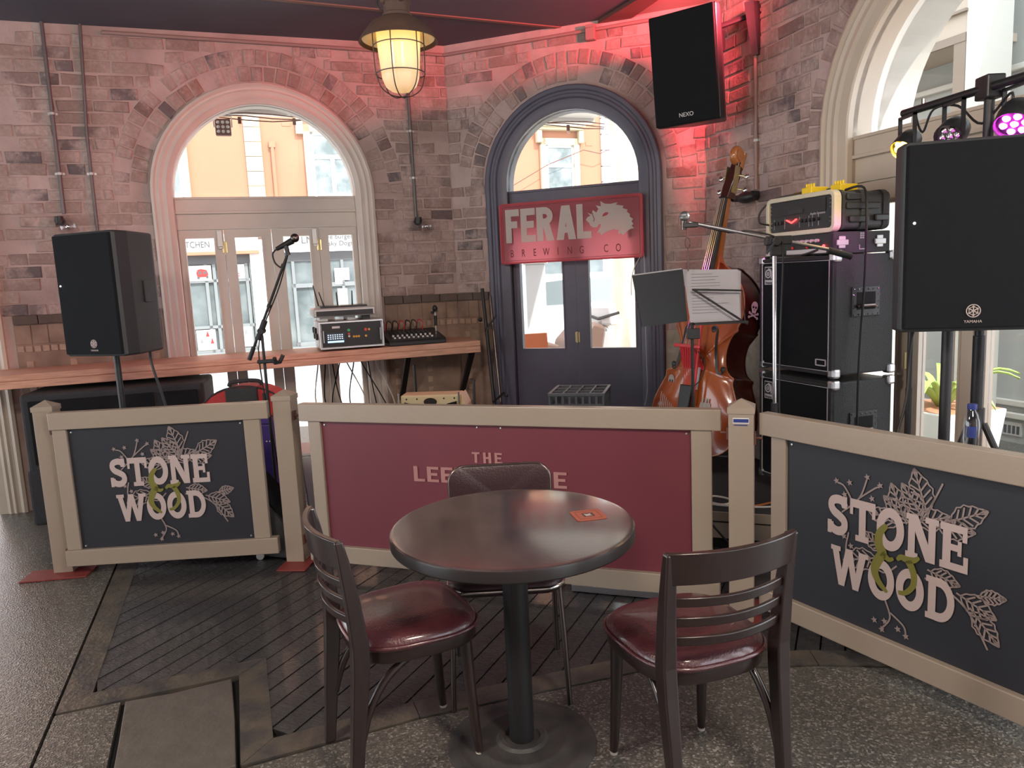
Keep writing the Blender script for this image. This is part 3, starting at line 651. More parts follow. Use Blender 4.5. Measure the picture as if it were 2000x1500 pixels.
# --- white parked car
def Cx(x, y): return (x, y, -.10)
car = thing('parked_car', 'white parked car seen through the dark door panes', 'car', (1.35, 14.2, -.10), D(14))
prof = [(-2.1, .35), (-2.12, .8), (-1.95, 1.0), (-1.55, 1.42), (-1.0, 1.62), (.35, 1.62), (1.05, 1.12), (1.9, .98), (2.1, .75), (2.1, .35)]
rows = []
for y, k in ((-.86, 0), (-.80, 1), (.80, 1), (.86, 0)):
    rows.append([(x*(1 if k else .985), y*(1 if z < 1.05 else .86), z if k else min(z, 1.0) if z > 1.0 else z) for x, z in prof])
put('body', M().prism(prof, -.8, .8).prism([(-2.08, .36), (-2.1, .8), (-1.9, .96), (1.85, .94), (2.07, .74), (2.07, .36)], -.86, .86), 'car_white', car, bevel=.05, smooth=50)
put('side_window', M().prism([(-1.45, 1.08), (-1.2, 1.46), (-.45, 1.52), (-.45, 1.08)], -.815, -.80), 'car_glass', car); put('side_window', M().prism([(-.36, 1.08), (-.36, 1.52), (.3, 1.52), (.82, 1.08)], -.815, -.80), 'car_glass', car)
for x in (-1.3, 1.3):
    wl = put('wheel', M().lathe([(.0, -.1), (.30, -.1), (.33, -.08), (.33, .08), (.30, .1), (0, .1)], 20), 'tyre', car, (x, -.76, .33), (pi/2, 0, 0), smooth=40)
    put('hubcap', M().lathe([(0, .115), (.18, .11), (.2, .1)], 16), 'silver_case', wl)
put('rear_lamp', M().box(-2.09, -1.9, -.87, -.8, .82, .98), 'red_plastic', car, bevel=.02)
# --- pale gum tree trunk
tr = thing('street_tree', 'pale thick gum tree trunk with spreading roots beyond the dark door', 'tree', (1.88, 11.5, -.12), 0)
tp = []; random.seed(11)
for i in range(15):
    z = i*.42; rr = .33+.25*math.exp(-z*2.6)+(.02*random.random()); tp.append((rr, z))
rows = []
for i, (rr, z) in enumerate(tp):
    rows.append([(.12*sin(z*.5)-.06*z*.2+rr*(1+.06*sin(3*t+z)+.09*math.exp(-z*2)*sin(5*t))*cos(t), rr*(1+.06*sin(3*t+z)+.09*math.exp(-z*2)*sin(5*t))*sin(t), z) for t in [2*pi*k/20 for k in range(20)]])
put('trunk', M().grid(rows, closed=True), 'bark', tr, smooth=60)
for k in range(6):
    t = k*1.05+.3; put('root', M().tube([(.28*cos(t), .28*sin(t), .22), (.5*cos(t), .5*sin(t), .07), (.85*cos(t+.1), .85*sin(t+.1), -.02)], [.1, .07, .03], 7), 'bark', tr, smooth=60)
for k in range(4):
    t = 1.2+k*1.5; put('branch', M().tube([(0, 0, 5.6), (.9*cos(t), .9*sin(t), 7.2), (2.0*cos(t), 2*sin(t), 8.4)], [.18, .12, .05], 7), 'bark', tr, smooth=60)
# --- small things on the footpath by the dark doors
sc = thing('motor_scooter', 'grey motor scooter with a brown leg cover parked outside the dark doors', 'scooter', (.52, 8.35, -.10), D(35)); sc.scale = (1.25, 1.25, 1.25)
put('body', M().prism([(-.55, .3), (-.5, .55), (-.2, .62), (0, .35), (.3, .3), (.42, .75), (.55, .8), (.6, .4), (.35, .2), (-.4, .2)], -.12, .12), 'scooter_grey', sc, bevel=.04, smooth=50)
put('leg_cover', M().prism([(.05, .45), (.10, .70), (.30, .86), (.47, .80), (.40, .5)], -.17, .17), 'brown_leather', sc, bevel=.04, smooth=50)
put('seat', M().prism([(-.62, .62), (-.55, .70), (-.2, .72), (-.02, .66), (-.1, .6), (-.5, .56)], -.11, .11), 'brown_leather', sc, bevel=.03, smooth=50)
for x in (-.5, .62): put('wheel', M().lathe([(.1, -.05), (.22, -.05), (.24, 0), (.22, .05), (.1, .05)], 18), 'tyre', sc, (x, 0, .24), (pi/2, 0, 0), smooth=50)
put('handlebar', M().tube([(.5, -.28, .92), (.5, 0, .86), (.5, .28, .92)], .014, 6), 'dark_steel', sc); put('headlamp', M().ball((.58, 0, .84), .075, 12), 'silver_case', sc, smooth=60)
put('windshield', M().prism([(.52, .8), (.50, .98), (.56, 1.02), (.62, .9), (.62, .8)], -.16, .16), 'white_plastic', sc, bevel=.02)
bgr = thing('pavement_sign', 'orange and green folding pavement sign outside the dark doors', 'sign', (.17, 7.35, -.10), D(12))
put('board', M().hexa([(-.2, -.2, 0), (.2, -.2, 0), (.2, -.18, 0), (-.2, -.18, 0)], [(-.2, -.01, 1.04), (.2, -.01, 1.04), (.2, .01, 1.04), (-.2, .01, 1.04)]), 'bag_orange', bgr); put('board', M().hexa([(-.2, .18, 0), (.2, .18, 0), (.2, .2, 0), (-.2, .2, 0)], [(-.2, .01, 1.04), (.2, .01, 1.04), (.2, .03, 1.04), (-.2, .03, 1.04)]), 'bag_orange', bgr)
put('green_print', M().hexa([(-.18, -.078, .72), (-.02, -.078, .72), (-.02, -.072, .72), (-.18, -.072, .72)], [(-.16, -.037, .95), (-.05, -.037, .95), (-.05, -.03, .95), (-.16, -.03, .95)]), 'leaf_green', bgr)
pl = thing('white_bollard', 'tall white rendered post standing outside the dark door pane', 'post', (.33, 9.6, -.10), D(12))
put('shaft', M().box(-.13, .13, -.13, .13, 0, 1.75), 'white_stone', pl, bevel=.01); put('cap', M().box(-.16, .16, -.16, .16, 1.75, 1.8), 'white_stone', pl, bevel=.01)
# --- courtyard beyond the cream arch
CO = wpt(PC, HC, 0, 2.5, 0)
cw = struct('courtyard_wall', 'pale grey courtyard wall with ledges beyond the cream arch', (CO[0], CO[1], 0), HC)
put('render', M().box(-3.2, 2.4, 0, .2, -.1, 4.6), 'court_grey', cw)
for z, h, dpt in ((2.88, .045, .06), (2.56, .05, .05), (.30, .05, .04), (.20, .05, .05)): put('ledge', M().box(-3.2, 2.4, -dpt, 0, z, z+h), 'court_white', cw, bevel=.008)
put('air_vent', M().box(.37, .60, -.015, 0, .06, .17), 'pipe_grey', cw)
for k in range(6): put('vent_slot', M().box(.385+k*.036, .405+k*.036, -.02, -.012, .075, .14), 'shop_dark', cw)
put('courtyard_floor', M().box(-3.2, 6, -2.03, 1.5, -.12, -.03), 'terracotta', cw)
cp = thing('courtyard_pipes', 'grey bent conduit pipes fixed to the courtyard wall', 'pipes', (CO[0], CO[1], 0), HC)
for k, (x, zt) in enumerate(((-.74, 2.72), (-.66, 2.79), (-.58, 2.84))):
    put('pipe', M().tube([(-2.2, -.04, zt)]+[(x-.09+.09*sin(i*pi/10), -.04, zt-.09+.09*cos(i*pi/10)) for i in range(6)]+[(x, -.04, .3)], .018, 8), 'pipe_grey', cp, smooth=50)
st = thing('outdoor_stair', 'beige underside of a timber stair on a square post beyond the cream arch', 'staircase', (CO[0], CO[1], 0), HC)
put('post', M().box(.30, .40, -.52, -.42, -.1, 3.10), 'court_beige_dark', st)
put('column', M().box(.405, .52, -.52, -.2, -.1, 5), 'court_white', st)
put('landing', M().box(-2.0, .40, -.50, 0, 3.10, 3.16), 'court_beige', st); put('landing_edge', M().box(-2.0, .40, -.525, -.50, 3.08, 3.14), 'court_beige_dark', st)
for k in range(5): put('riser_board', M().box(-2.0, .40, -.51, -.49, 3.14+k*.17, 3.14+k*.17+.145), 'court_beige', st); put('tread', M().box(-2.0, .41, -.545, -.49, 3.285+k*.17, 3.305+k*.17), 'court_beige_dark', st)
pt = thing('courtyard_planter', 'white square planter with a strappy green aloe seen through the cream door', 'planter', wpt(PC, HC, .90, 1.30, -.03), HC)
put('planter_box', M().hexa([(-.22, -.22, 0), (.22, -.22, 0), (.22, .22, 0), (-.22, .22, 0)], [(-.27, -.27, .5), (.27, -.27, .5), (.27, .27, .5), (-.27, .27, .5)]), 'white_stone', pt, bevel=.01)
put('soil', M().box(-.25, .25, -.25, .25, .48, .503), 'terracotta', pt)
random.seed(5)
for k in range(22):
    t = k*2.4; L = random.uniform(.34, .58); rows = []
    for i in range(8):
        q = i/7; rr = .03+L*.75*q; z = .5+L*(1.25*q-1.05*q*q*(.7+.5*random.Random(k).random())); wd = .030*(1-q)**.6*(1 if q > .1 else .7)
        c = (rr*cos(t), rr*sin(t)); n = (-sin(t), cos(t))
        rows.append([(c[0]-n[0]*wd, c[1]-n[1]*wd, z+.012), (c[0], c[1], z), (c[0]+n[0]*wd, c[1]+n[1]*wd, z+.012)])
    o = put('leaf', M().grid(rows), 'leaf_green', pt, smooth=60); sd = o.modifiers.new('t', 'SOLIDIFY'); sd.thickness = .006
# ------------------------------------------------------------------ drawn lettering
def R(m, x0, x1, z0, z1, y): m.box(x0, x1, y[0]-3e-5*(len(m.v) % 13), y[1], z0, z1)
def Q(m, pts, y): m.prism(pts, y[0]-3e-5*(len(m.v) % 13), y[1])
def slab_letter(ch, y):
    m = M(); w = .8
    if ch == 'S':
        c = catmull([(.63, .74), (.56, .86), (.39, .895), (.2, .84), (.15, .70), (.25, .575), (.44, .49), (.60, .39), (.62, .23), (.5, .125), (.33, .105), (.17, .17), (.12, .28)], 4)
        m.stroke(c, .215, *y); R(m, .56, .70, .70, .99, y); R(m, .03, .17, .01, .34, y); w = .76
    elif ch == 'T':
        R(m, 0, .84, .8, 1, y); R(m, 0, .1, .62, .82, y); R(m, .74, .84, .62, .82, y); R(m, .31, .53, .05, .82, y); R(m, .2, .64, 0, .14, y); w = .84
    elif ch == 'O':
        m.stroke(arc(.43, .5, .315, 0, 2*pi, 36, .39)[:-1], .225, y[0], y[1], True); w = .86
    elif ch == 'N':
        R(m, .07, .27, .05, .95, y); R(m, .66, .86, 0, .95, y); Q(m, [(.07, 1), (.34, 1), (.86, 0), (.6, 0)], y); R(m, 0, .36, 0, .13, y); R(m, 0, .2, .87, 1, y); R(m, .56, .94, .87, 1, y); w = .94
    elif ch == 'E':
        R(m, .07, .29, .05, .95, y); R(m, 0, .72, .84, 1, y); R(m, 0, .76, 0, .16, y); R(m, .28, .56, .43, .57, y); R(m, .60, .72, .66, .9, y); R(m, .64, .76, .1, .35, y); R(m, .48, .58, .34, .66, y); w = .78
    elif ch == 'W':
        for a, b in ((.08, .33), (.58, .33), (.58, .83), (1.08, .83)): Q(m, [(a-.11, 1), (a+.11, 1), (b+.10, 0), (b-.10, 0)], y)
        R(m, -.06, .28, .88, 1, y); R(m, .92, 1.24, .88, 1, y); w = 1.2
    elif ch == 'D':
        R(m, .07, .29, .05, .95, y); R(m, 0, .3, .86, 1, y); R(m, 0, .3, 0, .14, y)
        m.stroke([(.28, .905)]+arc(.38, .5, .34, pi/2, -pi/2, 14, .405)+[(.28, .095)], .2, *y); w = .84
    return m, w
def sans_letter(ch, y, t=.2):
    m = M(); w = .62
    if ch == 'F': R(m, 0, t, 0, 1, y); R(m, t, .58, 1-t*.85, 1, y); R(m, t, .5, .44, .44+t*.85, y); w = .58
    elif ch == 'E': R(m, 0, t, 0, 1, y); R(m, t, .58, 1-t*.85, 1, y); R(m, t, .52, .42, .42+t*.85, y); R(m, t, .58, 0, t*.85, y); w = .58
    elif ch == 'L': R(m, 0, t, 0, 1, y); R(m, t, .56, 0, t*.85, y); w = .56
    elif ch == 'T': R(m, 0, .62, 1-t*.85, 1, y); R(m, .31-t/2, .31+t/2, 0, 1-t*.85, y)
    elif ch == 'H': R(m, 0, t, 0, 1, y); R(m, .62-t, .62, 0, 1, y); R(m, t, .62-t, .42, .42+t*.85, y)
    elif ch == 'I': R(m, 0, t, 0, 1, y); w = t
    elif ch == 'V': Q(m, [(0, 1), (t*1.05, 1), (.34+t*.35, 0), (.34-t*.45, 0)], y); Q(m, [(.68-t*1.05, 1), (.68, 1), (.34+t*.45, 0), (.34-t*.35, 0)], y); w = .68
    elif ch == 'A': Q(m, [(.30-t*.42, 1), (.30+t*.55, 1), (t*1.1, 0), (0, 0)], y); Q(m, [(.40-t*.55, 1), (.40+t*.42, 1), (.70, 0), (.70-t*1.1, 0)], y); R(m, .18, .52, .2, .2+t*.75, y); w = .70
    elif ch == 'D': R(m, 0, t, 0, 1, y); m.stroke([(t, 1-t*.42)]+arc(.28, .5, .33-t*.5+.02, pi/2, -pi/2, 12, .5-t*.42)+[(t, t*.42)], t*.85, *y); w = .62
    elif ch == 'R': R(m, 0, t, 0, 1, y); m.stroke([(t, 1-t*.42)]+arc(.3, .73, .2, pi/2, -pi/2, 12, .27-t*.42)+[(t, .46+t*.42)], t*.85, *y); Q(m, [(.22, .5), (.22+t*1.1, .5), (.64, 0), (.64-t*1.15, 0)], y); w = .62
    return m, w
def word(body, fn, parent, x0, x1, z0, h, y, m, gap=.1, name='letter', tilt=0.):
    gl = [fn(c, y) for c in body]; tot = sum(g[1] for g in gl)+gap*(len(gl)-1); k = (x1-x0)/tot; x = x0; out = []
    for g, wd in gl:
        out.append(put(name, g, m, parent, loc=(x, 0, z0+tilt*(x-x0)), scale=(k, 1, h))); x += (wd+gap)*k
    return out
def leaf_print(m, x, z, L, ang, y, wd=.46):
    ca, sa = cos(ang), sin(ang); T = lambda a, b: (x+L*(a*ca-b*sa), z+L*(a*sa+b*ca))
    top = [T(q, wd*sin(pi*q**.8)*(.62+.05*((i % 2)*2-1))) for i, q in enumerate([k/10 for k in range(11)])]
    bot = [T(q, -wd*sin(pi*q**.8)*(.62+.05*((i % 2)*2-1))) for i, q in enumerate([k/10 for k in range(11)])]
    w = .005
    m.stroke(top, w, *y); m.stroke(bot, w, *y); m.stroke([T(-.12, 0), T(.98, 0)], w*1.1, *y)
    for q in (.16, .32, .48, .64, .78):
        for sg in (1, -1): m.stroke([T(q, 0), T(min(.97, q+.17), sg*wd*sin(pi*min(.97, q+.14)**.8)*.52)], w*1.15, *y)
def brewery_print(parent, cx, cz):
    """white slab lettering over line-drawn leaves with a green ampersand, about half a metre wide"""
    y0 = (-.0022, -.0012); y1 = (-.0034, -.0022); y2 = (-.0046, -.0034)
    m = M()
    for (x, z, L, a) in ((.06, .15, .12, 2.5), (.045, .155, .13, 2.0), (.10, .185, .12, 2.2), (.08, .16, .13, .35), (.16, .16, .12, .1), (.20, .19, .13, .5), (.12, .2, .15, 1.9), (.02, .13, .12, 2.9), (-.06, -.015, .14, 3.5), (-.03, .02, .10, 2.6), (.14, -.0, .10, -.2), (.24, -.05, .12, -.35), (.28, -.09, .12, -.8), (.30, -.03, .08, .2)):
        leaf_print(m, x, z, L, a, y0)
    for P in ([(-.20, .12), (-.13, .19), (-.10, .27)], [(-.15, .16), (-.19, .22), (-.22, .23)], [(-.13, .19), (-.07, .24), (-.05, .25)], [(.10, .16), (.14, .24), (.17, .31)], [(-.02, -.16), (.0, -.22), (-.03, -.27)], [(.0, -.2), (.05, -.23), (.06, -.26)], [(.12, -.03), (.20, -.05), (.27, -.10), (.33, -.2)], [(-.09, -.03), (-.03, -.06), (.02, -.02)], [(-.17, .05), (-.18, -.02), (-.15, -.06)]):
        m.stroke(catmull(P, 5), .006, *y0)
    for (x, z) in ((-.10, .275), (-.225, .235), (-.05, .255), (-.17, .24), (-.19, .19), (-.08, .2), (-.03, -.275), (.06, -.265), (-.06, -.25), (.03, -.25), (-.02, -.24), (-.16, .0), (-.19, .03)):
        m.prism([(x+.013*cos(t)*(1 if k % 2 else .45), z+.013*sin(t)*(1 if k % 2 else .45)) for k, t in enumerate([2*pi*i/10 for i in range(10)])], *y0)
    put('leaf_print', m, 'print_line', parent, loc=(cx, 0, cz))['kind'] = 'stuff'
    word('STONE', slab_letter, parent, cx-.262, cx+.262, cz+.028, .155, y1, 'print_pink', .05)
    word('WOOD', slab_letter, parent, cx-.235, cx+.225, cz-.165, .150, y1, 'print_pink', .05)
    a = M().stroke(catmull([(-.028, .115), (-.050, .075), (-.047, .03), (-.03, .005), (-.002, .0), (-.03, -.008), (-.058, -.035), (-.062, -.07), (-.04, -.105), (-.012, -.13)], 5), [.018]*8+[.028]*10+[.022]*8+[.030]*12+[.012]*20, *y2) if False else M()
    c1 = catmull([(-.020, .118), (-.046, .082), (-.048, .04), (-.034, .012), (-.050, -.02), (-.062, -.058), (-.048, -.095), (-.012, -.128)], 6)
    a.stroke(c1, [.008+.026*sin(pi*min(1, (i+3)/(len(c1)+2)))**.6 for i in range(len(c1))], *y2)
    c2 = catmull([(-.036, .012), (-.01, -.004), (.008, .004)], 5); a.stroke(c2, [.026-.016*i/(len(c2)-1) for i in range(len(c2))], *y2)
    c3 = catmull([(.022, .004), (.036, .018), (.06, .016), (.084, .022), (.10, .036)], 5); a.stroke(c3, [.01+.014*sin(pi*i/(len(c3)-1)) for i in range(len(c3))], *y2)
    c4 = catmull([(.062, .014), (.082, -.025), (.082, -.07), (.056, -.105), (.03, -.112)], 6); a.stroke(c4, [.026-.012*i/(len(c4)-1) for i in range(len(c4))], *y2)
    put('ampersand', a, 'print_olive', parent, loc=(cx, 0, cz))
# ------------------------------------------------------------------ barrier fence: panels and posts
def fence_panel(label, loc, rz, L, m, s_l, s_r):
    t = thing('crowd_barrier', label, 'barrier', (loc[0], loc[1], 0), rz, 'cream framed barrier panels')
    put('top_rail', M().box(0, L, -.022, .03, .815, .907), 'fence_cream', t, bevel=.004)
    put('bottom_rail', M().box(0, L-.008, -.022, .03, .066, .155), 'fence_cream', t, bevel=.004)
    put('stile', M().box(s_l-.072, s_l, -.012, .025, .155, .815), 'fence_cream', t, bevel=.003); put('stile', M().box(s_r, s_r+.085, -.012, .025, .155, .815), 'fence_cream', t, bevel=.003)
    b = put('sign_board', M().box(s_l-.004, s_r+.004, -.0012+.004, .012, .15, .82), m, t)
    for x in (s_l+.02, s_r-.02):
        for z in (.17, .795): put('screw', M().lathe([(0, -.004), (.005, -.003), (.006, .001)], 8), 'alu', t, loc=(x, .002, z), rot=(-pi/2, 0, 0))
    return t
p1 = fence_panel('cream framed barrier panel with brewery lettering in front of the left loudspeaker', (-2.439, 3.881), D(3), 1.133, 'board_black', .082, 1.0)
brewery_print(p1, .535, .458)
p2 = fence_panel('wide cream framed barrier panel with plain maroon board behind the round table', (-1.10, 3.816), D(-19.4), 2.10, 'board_maroon', .118, 1.975)
word('THE', sans_letter, p2, .946, 1.10, .628, .052, (-.0022, .001), 'print_maroon_text', .28)
word('LEEDERVILLE', sans_letter, p2, .630, 1.412, .522, .077, (-.0022, .001), 'print_maroon_text', .12)
for x in (.98, 1.10): put('screw', M().lathe([(0, -.004), (.005, -.003), (.006, .001)], 8), 'alu', p2, loc=(x, .002, .80), rot=(-pi/2, 0, 0))
p3 = fence_panel('cream framed barrier panel with brewery lettering at the right edge near the bass amplifiers', (1.02, 3.008), D(-60), 1.133, 'board_black', .125, 1.045)
brewery_print(p3, .575, .458)
def fence_post(label, loc, rz, plate, pl_off, brackets):
    t = thing('barrier_post', label, 'post', (loc[0], loc[1], 0), rz, 'square cream barrier posts')
    put('shaft', M().box(-.05, .05, -.05, .05, .008, .925), 'fence_cream', t, bevel=.003)
    put('cap', M().hexa([(-.054, -.054, .905), (.054, -.054, .905), (.054, .054, .905), (-.054, .054, .905)], [(-.054, -.054, .93), (.054, -.054, .93), (.054, .054, .93), (-.054, .054, .93)]).add([(-.054, -.054, .93), (.054, -.054, .93), (.054, .054, .93), (-.054, .054, .93), (0, 0, .962)], [(0, 1, 4), (1, 2, 4), (2, 3, 4), (3, 0, 4)]), 'fence_cream', t)
    px, py = plate; put('base_plate', M().box(pl_off[0]-px/2, pl_off[0]+px/2, pl_off[1]-py/2, pl_off[1]+py/2, .001, .009), 'red_steel', t, bevel=.002)
    for (x, y, z) in brackets:
        put('hinge_bracket', M().box(x-.004, x+.004, y-.022, y+.022, z-.025, z+.025).cyl((x, y, z), (x+(.03 if x > 0 else -.03), y, z), .006, 8), 'rust', t)
    return t
fp1 = fence_post('cream barrier post at the far left end with red base plate', (-2.515, 3.985), D(8), (.34, .16), (-.02, -.06), [])
put('hinge_bracket', M().box(.03, .075, -.062, -.049, .78, .835).box(.03, .075, -.062, -.049, .085, .14), 'rust', fp1)
fp2 = fence_post('cream barrier post between the lettered panel and the maroon panel', (-1.228, 3.985), D(-6), (.16, .34), (.02, .0), [(.054, -.02, .82), (.054, -.02, .13), (-.054, -.02, .82)])
fp3 = fence_post('cream barrier post with a small blue sticker by the amplifier stack', (.945, 3.045), D(-20), (.16, .34), (.0, .02), [(.054, -.02, .80), (-.054, -.02, .82)])
stk = put('sticker', M().box(-.032, .032, -.0512, -.0500, .865, .888), 'white_plastic', fp3); put('sticker_print', M().box(-.030, .030, -.0516, -.0512, .869, .884), 'bottle_blue', stk)
put('sticker_print', M().box(-.028, .026, -.0514, -.0505, .856, .860), 'bottle_blue', fp3)
# ------------------------------------------------------------------ round table
tb = thing('round_table', 'round dark pub table on a black pedestal with a heavy disc base', 'table', (-.02, 2.245, 0), D(20))
put('table_top', M().lathe([(0, .7425), (.362, .7425), (.3735, .7415), (.378, .738), (.378, .737)], 96), 'table_top', tb, smooth=30)
put('table_edge', M().lathe([(.378, .737), (.379, .733), (.379, .706), (.376, .702), (.30, .700), (0, .700)], 96), 'table_edge', tb, smooth=30)
put('top_bracket', M().box(-.2, .2, -.02, .02, .68, .70).box(-.02, .02, -.2, .2, .68, .70), 'pole_black', tb)
put('column', M().lathe([(.040, .01), (.040, .69)], 32), 'pole_black', tb, smooth=40)
put('base_disc', M().lathe([(0, .020), (.055, .020), (.06, .026), (.075, .026), (.085, .018), (.13, .016), (.136, .019), (.145, .019), (.152, .015), (.195, .012), (.20, .014), (.207, .013), (.235, .008), (.241, .004), (.241, 0)], 72), 'cast_iron', tb, smooth=35)
co = thing('coaster', 'square orange cardboard coaster with a dark square emblem on the round table', 'coaster', (.222, 2.285, .7428), D(12))
rr = []; 
for cx_, cy_, a0 in ((.037, .037, 0), (-.037, .037, pi/2), (-.037, -.037, pi), (.037, -.037, 1.5*pi)): rr += [(cx_+.012*cos(a0+k*pi/8), cy_+.012*sin(a0+k*pi/8)) for k in range(5)]
put('card', M().prismz(rr, 0, .002), 'coaster', co)
put('printed_border', M().box(-.036, .036, -.036, -.0345, .002, .0023).box(-.036, .036, .0345, .036, .002, .0023).box(-.036, -.0345, -.036, .036, .002, .0023).box(.0345, .036, -.036, .036, .002, .0023), 'coaster_dark', co)
put('printed_emblem', M().box(-.018, .018, -.018, .018, .002, .0023), 'coaster_dark', co); put('printed_glyph', M().prismz([(-.010, -.012), (.011, -.010), (.006, .0), (.012, .011), (-.003, .005), (-.012, .011)], .0023, .0026), 'print_pink', co)
# ------------------------------------------------------------------ bistro chairs
def bistro_chair(label, loc, rz, lift=None):
    t = thing('bistro_chair', label, 'chair', (loc[0], loc[1], 0), rz, 'dark wooden bistro chairs')
    # seat outline: rounded D, wider at front
    def outline(k, n=44):
        P = []
        for i in range(n):
            a = 2*pi*i/n; ca, sa = cos(a), sin(a); e = .62
            x = .208*k*abs(ca)**e*(1 if ca > 0 else -1); y = .197*k*abs(sa)**e*(1 if sa > 0 else -1)
            x *= 1-.10*(.5-y/.39); P.append((x, y+.005))
        return P
    ring = lambda k, z: [(x, y, z) for x, y in outline(k)]
    put('seat_cushion', M().grid([ring(1.0, .437), ring(1.02, .448), ring(1.0, .462), ring(.93, .477), ring(.78, .487), ring(.5, .494), ring(.2, .496), ring(.01, .496)], closed=True), 'vinyl', t, smooth=60)
    put('piping', M().tube([(x, y, .449) for x, y in outline(1.03)], .006, 6, closed=True), 'vinyl', t, smooth=60)
    put('seat_frame', M().grid([ring(.92, .400), ring(.985, .400), ring(1.0, .405), ring(1.0, .437), ring(.9, .440)], closed=True), 'chair_wood', t, smooth=40)
    # rear posts (leg and back upright in one bent piece)
    for s in (-1, 1):
        rows = []
        for (z, y, hw, hd) in ((0, -.235, .014, .017), (.2, -.215, .017, .021), (.40, -.195, .020, .025), (.48, -.192, .020, .025), (.62, -.205, .018, .021), (.74, -.222, .016, .016), (.80, -.232, .015, .012)):
            x = s*(.168+.016*(z/.8)); rows.append([(x-hw, y-hd, z), (x+hw, y-hd, z), (x+hw, y+hd, z), (x-hw, y+hd, z)])
        m = M().grid(rows, closed=True); n = len(rows)*4; m.f += [(3, 2, 1, 0), (n-4, n-3, n-2, n-1)]
        put('rear_post', m, 'chair_wood', t, bevel=.005)
    for s in (-1, 1):
        z0 = (lift or 0) if s == 1 else 0
        l = put('front_leg', M().tube([(s*.160, .165, .012), (s*.158, .160, .06), (s*.153, .148, .25), (s*.150, .14, .41)], [.0125, .0145, .018, .021], 14), 'chair_wood', t, smooth=50, loc=(0, 0, z0))
        put('foot_glide', M().lathe([(0, 0), (.011, 0), (.0128, .006), (0, .007)], 12, (s*.160, .165, 0)), 'rubber_white', l)
    # curved brace from each rear post to the frame
    for s in (-1, 1):
        c = [(s*.166, -.205, .17), (s*.162, -.17, .27), (s*.155, -.11, .35), (s*.150, -.03, .395), (s*.15, .04, .405)]
        put('bent_brace', M().tube(catmull(c, 4), .0125, 8), 'chair_wood', t, smooth=60)
    def crossbar(name, z0, z1, yb, th, bow=.045, hw=.175):
        rows = []
        for i in range(13):
            u = -1+i/6; x = u*hw; y = yb-bow*(1-u*u); lean = -.14*(z1-z0)
            rows.append([(x, y-th/2, z0), (x, y+th/2, z0), (x, y+th/2+lean, z1), (x, y-th/2+lean, z1)])
        m = M().grid(rows, closed=True); n = len(rows)*4; m.f += [(3, 2, 1, 0), (n-4, n-3, n-2, n-1)]
        return put(name, m, 'chair_wood', t, smooth=40, bevel=.003)
    crossbar('top_rail', .715, .803, -.219, .020, hw=.196)
    for z in (.648, .592, .537): crossbar('back_slat', z, z+.027, -.209+(.65-z)*.12, .013)
    return t
bistro_chair('dark wooden ladder-back chair with burgundy seat at the left side of the round table', (-.375, 2.255), D(-64), lift=.010)
bistro_chair('dark wooden ladder-back chair with burgundy seat seen from behind at the right', (.472, 2.062), D(19))
# steel-framed chair tucked behind the table
mc = thing('vinyl_chair', 'thin-legged chair with a rounded dark vinyl back tucked behind the round table', 'chair', (-.058, 2.62, 0), D(182))
def rrect(w, h, r, n=6):
    P = []
    for cx_, cz_, a0 in ((w/2-r, h/2-r, 0), (-w/2+r, h/2-r, pi/2), (-w/2+r, -h/2+r, pi), (w/2-r, -h/2+r, 1.5*pi)): P += [(cx_+r*cos(a0+k*pi/2/n), cz_+r*sin(a0+k*pi/2/n)) for k in range(n+1)]
    return P
bk = rrect(.385, .26, .055); bkc = lambda x: .035*(1-(x/.19)**2)
put('backrest', M().grid([[(x*k, -.175-bkc(x*k)-d, .655+z*k) for x, z in bk] for k, d in ((.02, .014), (.9, .014), (1, .006), (1, -.006), (.9, -.014), (.02, -.014))], closed=True), 'vinyl_dark', mc, smooth=60)
put('back_trim', M().tube([(x*1.01, -.175-bkc(x), .655+z*1.01) for x, z in bk], .006, 6, closed=True), 'chrome_dark', mc, smooth=60)
st_ = rrect(.40, .38, .07)
put('seat_cushion', M().grid([[(x*k, y*k+.01, z) for x, y in st_] for k, z in ((.97, .425), (1, .435), (1, .455), (.95, .468), (.6, .474), (.02, .475))], closed=True), 'vinyl_dark', mc, smooth=60)
put('seat_trim', M().tube([(x*1.01, y*1.01+.01, .445) for x, y in st_], .007, 6, closed=True), 'chrome', mc, smooth=60)
for s in (-1, 1):
    put('front_leg', M().tube([(s*.205, .175, 0), (s*.195, .165, .25), (s*.185, .14, .43)], .0095, 8), 'chrome_dark', mc, smooth=50)
    put('rear_leg', M().tube([(s*.20, -.22, 0), (s*.19, -.17, .42), (s*.185, -.18, .56), (s*.16, -.205, .72)], .0095, 8), 'chrome_dark', mc, smooth=50)
# ------------------------------------------------------------------ shelf along the white-door wall and the gear on it
sf = thing('bar_shelf', 'long reddish timber bar shelf running along the wall under the white door panes', 'shelf', (PA[0], PA[1], 0), HA)
put('shelf_board', M().box(-3.42, .022, -.52, -.02, .985, 1.026), 'shelf_wood', sf, bevel=.004)
put('front_edge', M().box(-3.42, .022, -.522, -.478, .935, .984), 'shelf_wood', sf, bevel=.004)
for s, q in ((-3.0, .10), (-2.35, .10), (-.53, .44), (-.02, .44)): put('shelf_bracket', M().box(s-.02, s+.02, -q-.01, -.02, .93, .984).hexa([(s-.02, -.06, .55), (s+.02, -.06, .55), (s+.02, -.02, .55), (s-.02, -.02, .55)], [(s-.02, -q, .93), (s+.02, -q, .93), (s+.02, -q+.04, .93), (s-.02, -q+.04, .93)]), 'dark_steel', sf)
def onA(s, y, z): return wpt(PA, HA, s, y, z)
